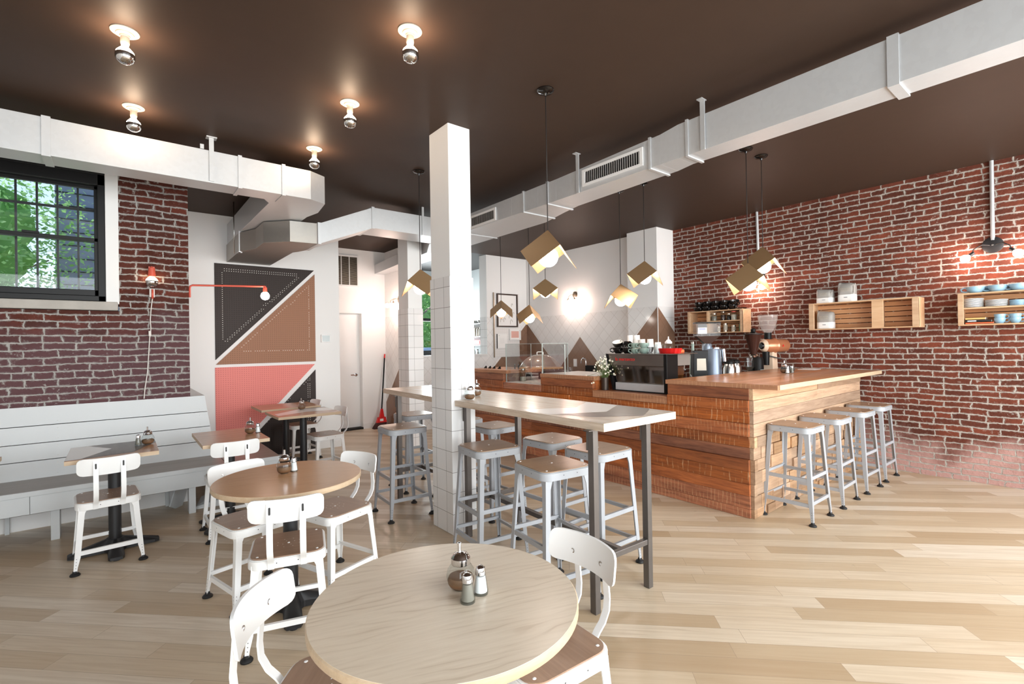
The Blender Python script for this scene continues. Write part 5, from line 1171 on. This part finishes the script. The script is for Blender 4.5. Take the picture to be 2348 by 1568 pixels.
def airpot():
    t = local('airpot', None, 'coffee pot', 'steel coffee pots behind the bar')
    MB().lathe([(0.070, 0), (0.072, 0.01), (0.068, 0.19), (0.048, 0.245), (0, 0.245)], (0, 0, 0), 22).build('body', 'steel', t)
    MB().lathe([(0.050, 0.24), (0.050, 0.262), (0.036, 0.282), (0, 0.285)], (0, 0, 0), 20).build('lid', 'black_plastic', t)
    MB().tube([(-0.04, 0.04, 0.262), (-0.08, 0.08, 0.25), (-0.09, 0.09, 0.15), (-0.06, 0.06, 0.08)], 0.010, 8).build('handle', 'black_plastic', t)
    return t
ap = airpot(); ua = []
for x, y, l in ((5.27, 2.72, 'steel coffee pot with black lid, left one of the three'), (5.44, 2.74, 'steel coffee pot, middle one of the three'), (5.56, 2.84, 'steel coffee pot, right one, mostly in shadow')): place(ap, ua, (x, y, 0.895), 0, l)
t = thing('card_reader', 'small grey rounded device on the wooden bar end by the wall', 'device', (5.75, 2.30, 1.05)); k = MB()
k.prism([(5.66, 2.26, 1.051), (5.84, 2.26, 1.051), (5.80, 2.26, 1.10), (5.72, 2.26, 1.115), (5.68, 2.26, 1.09)], (0, 0.09, 0)); k.build('body', 'register', t, 0.01)
MB().box(5.69, 2.257, 1.06, 5.77, 2.26, 1.085).build('screen', 'display', t)
o = world_single(MB().box(6.05, 2.15, 1.0505, 6.25, 2.32, 1.054), 'paper_menu', 'paper', 'white paper sheet lying on the bar end near the brick wall', 'paper', (6.15, 2.23, 1.0505))
t = thing('knock_box', 'dark knock box with tools between machine and big grinder', 'box', (4.56, 2.72, 0.895)); MB().box(4.49, 2.66, 0.8955, 4.66, 2.84, 0.97).build('box', 'black_plastic', t, 0.006); MB().cyl((4.52, 2.70, 0.99), (4.62, 2.80, 1.04), 0.009, seg=8).build('tamper_handle', 'chrome', t)
# green bottles behind the machine by the chase
for i, (x, y, h, l) in enumerate(((5.1, 3.06, 0.47, 'small green topped bottle near the brick wall corner'), (5.25, 3.0, 0.5, 'green glass bottle standing right beside the brick wall corner'))):
    t = thing('syrup_bottle', l, 'bottle', (x, y, 0.895)); MB().lathe([(0.04, 0), (0.04, h * 0.62), (0.016, h * 0.8), (0.016, h), (0, h)], (x, y, 0.896), 16).build('body', 'green_glaze', t); MB().lathe([(0.018, h), (0.018, h + 0.02), (0, h + 0.02)], (x, y, 0.896), 12).build('cap', 'tin', t)
# ---------------------------------------------------------------- pegboards on the white wall
def pegboard(label, pts, mat, dots):
    b = MB(); b.prism([(x, 6.868, z) for x, z in pts], (0, 0.011, 0), 0)
    for x, z in dots: b.disc((round(x / 0.0254 - .5) * 0.0254 + 0.0127, 6.8675, round(z / 0.0254 - .5) * 0.0254 + 0.0127), 0.0044, (0, -1, 0), 1, 6)
    cx = sum(p[0] for p in pts) / len(pts); cz = sum(p[1] for p in pts) / len(pts)
    world_single(b, 'pegboard_panel', [mat, 'peg_dot'], label, 'pegboard', (cx, 6.875, cz), 'triangular pegboards')
def line(a, b, n, off=((0, 0),)): return [(a[0] + (b[0] - a[0]) * i / n + o[0], a[1] + (b[1] - a[1]) * i / n + o[1]) for i in range(n + 1) for o in off]
s = 0.0254
pegboard('dark brown triangular pegboard at top left with white dotted border', [(0.898, 2.437), (0.898, 1.258), (2.068, 2.440)], 'peg_black',
         line((1.0, 2.345), (1.84, 2.345), 33, ((0, 0), (0, s))) + line((0.985, 2.33), (0.985, 1.50), 32) + line((1.0, 1.49), (1.84, 2.32), 32, ((0, 0), (s, 0))))
pegboard('tan brown triangular pegboard below the dark upper one', [(2.075, 2.388), (2.075, 1.204), (0.902, 1.201)], 'peg_brown', line((1.18, 1.41), (2.0, 2.22), 30, ((0, 0),)) + line((1.2, 1.36), (1.99, 1.36), 26) + line((2.0, 1.38), (2.0, 2.2), 28))
pegboard('salmon pink pegboard above the corner bench', [(0.893, 1.166), (2.064, 1.166), (0.98, 0.02), (0.893, 0.02)], 'peg_pink', [])
pegboard('black triangular pegboard low on the wall behind the small tables', [(2.071, 1.09), (2.071, 0.01), (1.05, 0.01)], 'peg_black',
         line((1.20, 0.27), (1.94, 1.02), 26, ((0, 0), (s, 0), (2 * s, -s))) + line((1.96, 0.2), (1.96, 1.0), 28, ((0, 0), (s, 0))))
t = thing('thermostat', 'small grey wall thermostat right of the pegboards', 'thermostat', (2.212, 6.875, 1.513))
MB().box(2.15, 6.855, 1.458, 2.276, 6.881, 1.568).build('case', 'white_trim', t, 0.004); MB().box(2.165, 6.853, 1.472, 2.262, 6.856, 1.555).build('screen', 'display', t)
t = thing('air_vent', 'louvred return air vent high above the white door', 'vent', (2.95, 8.045, 2.66))
b = MB(); b.frame(2.70, 3.15, 2.40, 2.92, 8.03, 8.049, 0.025)
for x in (2.85, 2.985): b.box(x, 8.031, 2.425, x + 0.012, 8.048, 2.895)
b.build('frame', 'white_trim', t)
b = MB(); b.box(2.72, 8.045, 2.42, 3.13, 8.049, 2.90, 0)
b.build('backing', 'dark_gap', t)
b = MB()
for i in range(34): b.bar((2.725, 8.039, 2.432 + i * 0.0138), (3.125, 8.039, 2.432 + i * 0.0138), 0.010, 0.005)
b.build('louvers', 'nickel', t)
t = thing('broom', 'red headed broom with black handle leaning in the door corner', 'broom', (3.44, 7.9, 0))
MB().cyl((3.463, 7.90, 0.28), (3.568, 7.985, 1.19), 0.012, seg=10).build('handle', 'black_plastic', t)
MB().cyl((3.568, 7.985, 1.19), (3.575, 7.99, 1.26), 0.014, 0.012, 10).build('grip', 'red', t)
b = MB(); b.hexa([(3.365, 7.87, 0.10), (3.545, 7.87, 0.10), (3.545, 7.93, 0.10), (3.365, 7.93, 0.10)], [(3.39, 7.88, 0.19), (3.53, 7.88, 0.19), (3.53, 7.92, 0.19), (3.39, 7.92, 0.19)]); b.hexa([(3.42, 7.88, 0.19), (3.505, 7.88, 0.19), (3.505, 7.92, 0.19), (3.42, 7.92, 0.19)], [(3.45, 7.888, 0.33), (3.485, 7.888, 0.33), (3.485, 7.912, 0.33), (3.45, 7.912, 0.33)])
h = b.build('head', 'red', t, 0.004); MB().box(3.42, 7.866, 0.125, 3.48, 7.87, 0.165).build('head_label', 'paper', h)
b = MB(); b.hexa([(3.31, 7.85, 0.001), (3.53, 7.85, 0.001), (3.53, 7.96, 0.001), (3.31, 7.96, 0.001)], [(3.365, 7.875, 0.10), (3.545, 7.875, 0.10), (3.545, 7.925, 0.10), (3.365, 7.925, 0.10)]); b.build('bristles', plain('dark_bristles', (62, 26, 22), 0.8), t)
# ---------------------------------------------------------------- pictures
t = thing('pin_board', 'tall white grid board on the tiled wall behind the pictures', 'board', (5.645, 7.19, 1.75)); MB().box(5.35, 7.175, 1.16, 5.94, 7.198, 2.345, 0).build('board', 'grid', t)
MB().box(5.338, 7.172, 1.155, 5.350, 7.199, 2.35).build('edge_strip', 'nickel', t)
t = thing('framed_picture', 'large dark brown framed drawing partly behind a pendant', 'picture', (5.64, 7.16, 2.02))
b = MB(); b.frame(5.40, 5.887, 1.715, 2.333, 7.145, 7.174, 0.024); b.build('frame', 'frame_dark', t)
MB().box(5.42, 7.165, 1.735, 5.867, 7.174, 2.312).build('print', 'paper', t)
b = MB()
for x, z, s_ in ((5.50, 1.83, 1), (5.58, 1.84, 1.1), (5.74, 1.80, 1.2), (5.79, 1.95, 1.0), (5.76, 2.12, 0.8), (5.70, 1.90, .7)): b.tube([(x + 0.02 * s_ * math.cos(a), 7.163, z + 0.045 * s_ * math.sin(a)) for a in [0.3 + i * 0.5 for i in range(8)]], 0.003, 4)
b.build('drawing', 'nickel', t)
t = thing('framed_picture', 'small white framed pink print below the dark framed drawing', 'picture', (5.82, 7.16, 1.575))
b = MB(); b.frame(5.685, 5.957, 1.472, 1.678, 7.15, 7.174, 0.017); b.build('frame', 'white_trim', t)
MB().box(5.69, 7.166, 1.476, 5.952, 7.174, 1.674).build('mat_board', 'paper', t); MB().box(5.735, 7.163, 1.515, 5.915, 7.166, 1.64).build('print', 'pink_paper', t)
t = thing('framed_picture', 'small plain white framed sheet left of the pink print', 'picture', (5.51, 7.16, 1.45))
b = MB(); b.box(5.397, 7.148, 1.32, 5.62, 7.174, 1.586, 0).box(5.394, 7.150, 1.318, 5.3975, 7.176, 1.588, 1); b.build('frame', ['white_trim', 'ink'], t); MB().box(5.41, 7.146, 1.335, 5.608, 7.148, 1.572).build('sheet', 'paper', t)
b = MB(); b.box(5.42, 7.1445, 1.556, 5.445, 7.146, 1.561)
for i in range(5): b.box(5.45, 7.1452, 1.42 + i * 0.02, 5.55, 7.146, 1.421 + i * 0.02)
b.build('faint_lines', 'bag', t)

# ---------------------------------------------------------------- crate shelves on the brick
def crate(label, y0, y1, z0, z1, posts, shelves, end_w=0.03):
    x0, x1 = 6.125, 6.362; t = thing('crate_shelf', label, 'crate shelf', (6.25, (y0 + y1) / 2, z0), 'pine crates on the brick wall')
    n = 5; h = (z1 - z0 - 0.03) / n
    for i in range(n): MB().box(6.345, y0 + 0.012, z0 + 0.015 + i * h + 0.004, 6.356, y1 - 0.012, z0 + 0.015 + (i + 1) * h - 0.004).build('back_slat', 'crate_back', t)
    for z in (z0, z1 - 0.012): MB().box(x0, y0, z, x1, y1, z + 0.012).build('top_board' if z > z0 else 'bottom_board', 'crate', t, 0.0015)
    for y in (y0, y1 - 0.018): MB().box(x0 + 0.001, y, z0 + 0.012, x1, y + 0.018, z1 - 0.012).box(x0 - 0.002, y if y == y0 else y + 0.018 - end_w, z0 + 0.006, x0 + 0.02, (y + end_w) if y == y0 else y + 0.018, z1 - 0.006).build('end_board', 'crate', t, 0.0015)
    for y, w in posts:
        MB().box(x0 - 0.002, y - w / 2, z0 + 0.012, x0 + 0.016, y + w / 2, z1 - 0.012).box(x0 + 0.016, y - 0.008, z0 + 0.012, 6.345, y + 0.008, z1 - 0.012).build('middle_post', 'crate', t, 0.0015)
    for ya, yb_, z in shelves: MB().box(x0, ya, z - 0.006, 6.345, yb_, z + 0.008).build('shelf', 'crate', t, 0.0015)
    return t
Z0, Z1 = 1.497, 1.797
crate('pine crate shelf of jars under black cups, behind the big grinder', 2.985, 3.745, Z0, Z1, [(3.45, 0.03)], [(3.003, 3.45, 1.652)])
crate('wide pine crate shelf holding one grey coffee bag, middle of the brick wall', 1.24, 2.22, Z0, Z1, [(1.575, 0.10)], [], 0.05)
crate('pine crate shelf of plates and blue cups at the right edge', 0.24, 0.952, Z0, Z1, [], [(0.25, 0.94, 1.655)], 0.04)
# black cups on the first crate
bk2 = cup_thing('coffee_cup', None, 'cup', 0.062, 0.06, 'black_gloss', 'black_gloss', 'black cups on the jar crate'); ub = []
for i in range(5):
    y = 3.65 - i * 0.122; o_ = ['first', 'second', 'third', 'fourth', 'fifth'][i]
    place(bk2, ub, (6.24, y, Z1 + 0.0005), R(230), 'black cup on the jar crate, lower row, %s from the left' % o_)
    c = place(bk2, ub, (6.24, y - 0.02, Z1 + 0.064), R(250), 'black cup on the jar crate, upper row, %s from the left' % o_); c.rotation_euler = (R(10), R(14), R(250))
o = single(MB().lathe([(0.05, 0), (0.065, 0.012), (0.066, 0.016), (0, 0.012)], (0, 0, 0), 24), 'black_saucer', 'black_gloss', 'flat black dish at the right end of the black cups', 'dish', (6.22, 3.035, Z1 + 0.0005))
# jars and tins
for x, y, r, h, m, lid, l in ((6.2, 3.40, 0.036, 0.085, 'pepper', 'tin', 'glass jar with tin lid, upper shelf of the jar crate, first from the left'), (6.25, 3.30, 0.032, 0.105, 'beans', 'tin', 'taller dark glass jar, upper shelf of the jar crate, second from the left'),
                              (6.24, 3.215, 0.026, 0.075, 'ink', 'tin', 'small dark jar, upper shelf of the jar crate, third from the left'), (6.2, 3.13, 0.036, 0.10, 'sticker', 'red_metal', 'clear jar with red lid, upper shelf of the jar crate'), (6.24, 3.04, 0.022, 0.105, 'acrylic', 'tin', 'slim clear bottle, right end of the upper shelf of the jar crate')):
    t = thing('storage_jar', l, 'jar', (x, y, 1.6605)); MB().shell([(r, 0), (r, h * 0.85), (r * 0.85, h)], (x, y, 1.661), 18).build('glass_jar', 'clear', t); MB().lathe([(r * 0.93, 0.002), (r * 0.93, h * 0.7), (0, h * 0.7)], (x, y, 1.661), 18).build('contents', m, t); MB().lathe([(r * 0.9, h), (r * 0.9, h + 0.014), (0, h + 0.014)], (x, y, 1.661), 18).build('lid', lid, t)
for x, y, r, h, l in ((6.24, 3.36, 0.022, 0.075, 'short tin, lower shelf of the jar crate, first from the left'), (6.24, 3.265, 0.026, 0.115, 'tall pale tin, lower shelf of the jar crate'), (6.24, 3.155, 0.028, 0.085, 'squat tin, lower shelf of the jar crate, beside the tall tin')):
    t = thing('tin_canister', l, 'tin', (x, y, Z0 + 0.0125)); MB().lathe([(r, 0), (r, h), (0, h)], (x, y, Z0 + 0.0125), 18).build('body', 'tin', t); MB().lathe([(r * 1.01, h * 0.2), (r * 1.01, h * 0.8), (r, h * 0.8)], (x, y, Z0 + 0.0125), 18).build('paper_label', 'sticker', t)
world_single(MB().box(6.2, 3.015, Z0 + 0.0125, 6.27, 3.065, Z0 + 0.11), 'green_carton', 'green_box', 'small green carton at the right of the lower shelf of the jar crate', 'carton', (6.23, 3.04, Z0 + 0.0125), bevel=0.002)
# coffee bags
def bag(label, y, z, w, h, seed):
    t = thing('coffee_bag', label, 'coffee bag', (6.22, y, z), 'grey coffee bags'); r_ = random.Random(seed); b = MB(); L = []; n = 28
    for k, (zz, sx, sy) in enumerate(((0.0, 0.86, 0.94), (0.01, 1, 1), (0.12, 1.04, 1.01), (0.38, 1.05, 1.0), (0.46, 0.98, 0.985), (0.55, 1.02, 1.0), (0.72, 1.0, 1.0), (0.86, 0.82, 0.99), (0.96, 0.5, 0.97), (1.0, 0.25, 0.96))):
        ring = []
        for i in range(n):
            a = 2 * PI * i / n; ca, sa = math.cos(a), math.sin(a); px = abs(ca) ** 0.45 * (1 if ca > 0 else -1); py = abs(sa) ** 0.45 * (1 if sa > 0 else -1)
            j = r_.uniform(-1, 1) * (0.003 if 0.1 < zz < 0.5 else 0.006 if zz > 0.1 else 0)
            ring.append(b.v((6.235 + 0.055 * sx * px + j, y + w / 2 * sy * py, z + zz * h + (r_.uniform(-1, 1) * 0.006 if zz > 0.4 else 0) + (0.012 * sa if zz > 0.8 else 0))))
        L.append(ring)
    b.f(L[0][::-1]); b.f(L[-1])
    for k in range(len(L) - 1):
        for i in range(n): b.f([L[k][i], L[k][(i + 1) % n], L[k + 1][(i + 1) % n], L[k + 1][i]], 1 if 0.9 < k < 3 else 0, True)
    b.build('bag', ['bag', 'paper'], t)
    MB().box(6.174, y - w * 0.10, z + h * 0.22, 6.1755, y + w * 0.10, z + h * 0.245).build('printed_bar', 'ink', t)
    text_mesh('COUNTER\nCULTURE', h * 0.10, 'printed_text', 'sticker', t, (6.1735, y + w * 0.02, z + h * 0.64), rotm((0, -1, 0), (0, 0, 1)), 0.0003)
bag('short grey and white coffee bag on top of the wide crate, left one', 2.085, Z1 + 0.001, 0.165, 0.155, 1); bag('taller grey and white coffee bag on top of the wide crate, right one', 1.872, Z1 + 0.001, 0.165, 0.205, 2)
bag('grey and white coffee bag standing inside the wide crate', 2.085, Z0 + 0.0125, 0.165, 0.195, 3)
# plates
def plates(n, y, z, r, th, mat, inner, who, grp):
    q = None; under = 'ink' if 'white' in mat else mat  # white plates: black underside paints the shaded gaps in the stack
    for i in range(n):
        zz = z + i * th; l = '%s plate of the %s' % (['lowest', 'second lowest', 'third lowest', 'fourth lowest', 'fifth lowest', 'sixth lowest', 'seventh lowest', 'eighth lowest'][i] if i < n - 1 else 'topmost', who)
        if q is None: q = single(MB().lathe([(r * 0.9, 0), (r * 0.92, th * 0.45)], (0, 0, 0), 30, 1).lathe([(r * 0.92, th * 0.45), (r, th * 0.5), (r, th * 0.98), (r * 0.96, th * 0.98), (r * 0.6, th * 0.7), (0, th * 0.68)], (0, 0, 0), 30, 0), 'plate', [mat, under], l, 'plate', (6.232, y, zz), grp)
        else: c = q.copy(); COL.objects.link(c); c.location = (6.232, y, zz); c['label'] = l
plates(8, 0.862, 1.6635, 0.077, 0.0105, 'white_glaze', 'white_glaze', 'left white plate stack in the right crate', 'white plates, left stack')
plates(6, 0.703, 1.6635, 0.077, 0.0105, 'white_glaze', 'white_glaze', 'second white plate stack in the right crate', 'white plates, right stack')
plates(5, 0.568, 1.6635, 0.056, 0.0105, 'blue_glaze', 'blue_glaze', 'pale blue plate stack in the right crate', 'blue plates')
# books
for i, (z, w, h, m, l) in enumerate(((0.0, 0.19, 0.018, 'orange', 'orange book lying at the bottom of the right crate'), (0.0185, 0.175, 0.020, 'ink', 'black book lying between the orange and buff books'), (0.039, 0.135, 0.022, 'yellow', 'buff book on top of the lying book pile'))):
    t = thing('book', l, 'book', (6.2, 0.77, Z0 + 0.0125 + z)); zz = Z0 + 0.0125 + z; y1 = 0.905
    MB().box(6.15, y1 - w, zz, 6.33, y1, zz + 0.003).box(6.15, y1 - w, zz + h - 0.003, 6.33, y1, zz + h).box(6.15, y1 - w, zz, 6.153, y1, zz + h).build('cover', m, t); MB().box(6.1535, y1 - w + 0.003, zz + 0.003, 6.327, y1 - 0.003, zz + h - 0.003).build('pages', 'paper', t)
    if m == 'ink': MB().box(6.1488, 0.83, zz + 0.005, 6.15, 0.89, zz + 0.015).build('spine_label', 'paper', t)
bc = cup_thing('coffee_cup', None, 'cup', 0.040, 0.050, 'blue_glaze', 'white_glaze', 'pale blue cups in the right crate'); ub = []
for y, z, l in ((0.680, 0, 'lower pale blue cup of the left stacked pair in the right crate'), (0.680, 0.034, 'upper pale blue cup of the left stacked pair in the right crate'), (0.582, 0, 'lower pale blue cup of the right stacked pair in the right crate'), (0.582, 0.034, 'upper pale blue cup of the right stacked pair in the right crate')): place(bc, ub, (6.20, y, Z0 + 0.0125 + z), R(-95), l)
bb = cup_thing('coffee_cup', None, 'cup', 0.066, 0.058, 'blue_glaze', 'white_glaze', 'wide pale blue cups on the right crate'); ub = []
for x, y, a, l in ((6.20, 0.838, 95, 'wide pale blue cup on the right crate, leftmost of the front three'), (6.20, 0.692, 95, 'wide pale blue cup on the right crate, middle of the front three'), (6.20, 0.556, 95, 'wide pale blue cup on the right crate, cut by the right edge'),
                   (6.30, 0.765, -90, 'pale blue cup in the back row, between the left and middle front cups'), (6.30, 0.625, -90, 'pale blue cup in the back row, between the middle and right front cups')): place(bb, ub, (x, y, Z1 + 0.0005), R(a), l)
# ---------------------------------------------------------------- kitchen shelves seen through the opening
for z, l in ((1.83, 'top white kitchen shelf seen through the wall opening'), (1.555, 'middle white kitchen shelf seen through the wall opening'), (1.375, 'low white kitchen shelf seen through the wall opening')):
    t = thing('kitchen_shelf', l, 'shelf', (5.95, 8.7, z)); MB().box(5.85, 8.0, z, 6.05, 9.4, z + 0.016).build('board', 'white_trim', t)
    for y in (8.2, 9.2): MB().box(5.9, y, z - 0.07, 6.05, y + 0.012, z).build('bracket', 'white_trim', t)
t = thing('shelf_box', 'dark open box holding canisters under the top kitchen shelf', 'box', (5.95, 8.7, 1.575)); MB().box(6.03, 8.30, 1.572, 6.045, 9.3, 1.82).box(5.86, 8.30, 1.572, 6.03, 8.31, 1.82).box(5.86, 8.31, 1.572, 6.03, 9.3, 1.58).build('case', plain('dark_walnut', (62, 48, 34), 0.5), t)
q = None
for i in range(7):
    y = 8.38 + i * 0.085; l = 'slim steel canister in the dark kitchen box, %s from the right' % ['first', 'second', 'third', 'fourth', 'fifth', 'sixth', 'seventh'][i]
    if q is None: q = single(MB().lathe([(0.03, 0), (0.03, 0.14), (0.02, 0.16), (0.02, 0.18), (0, 0.18)], (0, 0, 0), 14), 'canister', 'tin', l, 'canister', (5.93, y, 1.5805), 'steel canisters in the kitchen')
    else: c = q.copy(); COL.objects.link(c); c.location = (5.93, y, 1.5805); c['label'] = l
t = thing('kitchen_scale', 'red kitchen appliance with round white dial on the low shelf', 'scale', (5.95, 8.5, 1.392)); MB().box(5.88, 8.33, 1.392, 6.04, 8.95, 1.50).build('body', 'red', t, 0.006); MB().lathe([(0.038, 0), (0.038, 0.006), (0, 0.006)], (5.873, 8.46, 1.445), 20, axis='x').build('dial', 'white_trim', t)
for i, (y, h, m) in enumerate(((8.40, 0.2, 'clear'), (8.52, 0.16, 'steel'), (8.66, 0.22, 'white_glaze'), (8.8, 0.2, 'steel'))):
    t = thing('kitchen_bottle', 'bottle on the kitchen counter below the red appliance, %s from the right' % ['first', 'second', 'third', 'fourth'][i], 'bottle', (5.9, y, 1.12)); MB().lathe([(0.035, 0), (0.037, h * 0.6), (0.014, h * 0.8), (0.014, h), (0, h)], (5.9, y, 1.121), 14).build('body', m, t); MB().lathe([(0.016, h), (0.016, h + 0.02), (0, h + 0.02)], (5.9, y, 1.121), 10).build('cap', 'black_plastic', t)
t = thing('kitchen_counter', 'pale kitchen counter seen through the wall opening', 'counter', (5.9, 8.7, 0)); MB().box(5.6, 7.8, 1.08, 6.03, 9.45, 1.12).build('top', 'steel', t); MB().box(5.65, 7.85, 0, 6.02, 9.4, 1.08).build('cabinet', 'white_trim', t)
for i, y in enumerate((8.45, 8.62)):
    o = single(MB().lathe([(0.04, 0), (0.075, 0.06), (0.07, 0.06), (0.036, 0.006), (0, 0.006)], (0, 0, 0), 18), 'metal_bowl', 'steel', 'metal bowl on the top kitchen shelf, %s' % ['near the opening edge', 'farther left'][i], 'bowl', (5.93, y, 1.8465))

# ---------------------------------------------------------------- light, sky, camera
def area(name, loc, rot, sx, sy, e, col=(1, 1, 1)):
    l = bpy.data.lights.new(name, 'AREA'); l.shape = 'RECTANGLE'; l.size = sx; l.size_y = sy; l.energy = e; l.color = col
    o = bpy.data.objects.new(name, l); COL.objects.link(o); o.location = loc; o.rotation_euler = rot; return o
for a, b_, e in ((-2.1, 0.3, 100), (0.6, 3.1, 150), (3.4, 6.0, 195)):
    area('daylight_storefront', ((a + b_) / 2, -1.85, 1.6), (R(90), 0, 0), b_ - a, 2.5, e, (1.0, 0.99, 0.98))
area('daylight_kitchen', (5.15, 9.7, 1.85), (R(-90), 0, 0), 1.2, 1.5, 70, (0.95, 0.98, 1.0))
sl = bpy.data.lights.new('sun', 'SUN'); sl.energy = 8.0; sl.angle = R(4); so = bpy.data.objects.new('sun', sl); COL.objects.link(so); so.rotation_euler = Vector((0.8, -0.06, -0.62)).to_track_quat('-Z', 'Y').to_euler()
W = bpy.data.worlds.new('sky'); S.world = W; W.use_nodes = True; nt = W.node_tree
bg = nt.nodes['Background']; sk = nt.nodes.new('ShaderNodeTexSky'); sk.sky_type = 'HOSEK_WILKIE'; sk.sun_direction = (0.3, 0.5, 0.8); sk.turbidity = 5.0
nt.links.new(sk.outputs[0], bg.inputs[0]); bg.inputs[1].default_value = 4.0
cam = bpy.data.cameras.new('camera'); co = bpy.data.objects.new('camera', cam); COL.objects.link(co); S.camera = co
f, yaw, pit, rol = 1119.506, 0.676035736, 4.98131982e-03, -1.60261507e-02
cam.sensor_width = 36.0; cam.sensor_fit = 'HORIZONTAL'; cam.lens = f / 2348 * 36; cam.clip_start = 0.02
fwd = Vector((math.sin(yaw) * math.cos(pit), math.cos(yaw) * math.cos(pit), math.sin(pit))); right = Vector((math.cos(yaw), -math.sin(yaw), 0)); up = right.cross(fwd)
r2 = right * math.cos(rol) + up * math.sin(rol); u2_ = up * math.cos(rol) - right * math.sin(rol)
co.matrix_world = Matrix((r2, u2_, -fwd)).transposed().to_4x4(); co.location = (0, 0, 1.39)
S.view_settings.view_transform = 'Standard'; S.view_settings.look = 'None'; S.view_settings.gamma = 1.0; S.view_settings.exposure = 0.6; S.view_settings.use_curve_mapping = False
S.cycles.use_denoising = True; S.cycles.max_bounces = 9; S.cycles.diffuse_bounces = 5; S.cycles.glossy_bounces = 4; S.cycles.transmission_bounces = 4; S.cycles.transparent_max_bounces = 16
S.cycles.caustics_reflective = False; S.cycles.caustics_refractive = False; S.cycles.sample_clamp_indirect = 8.0
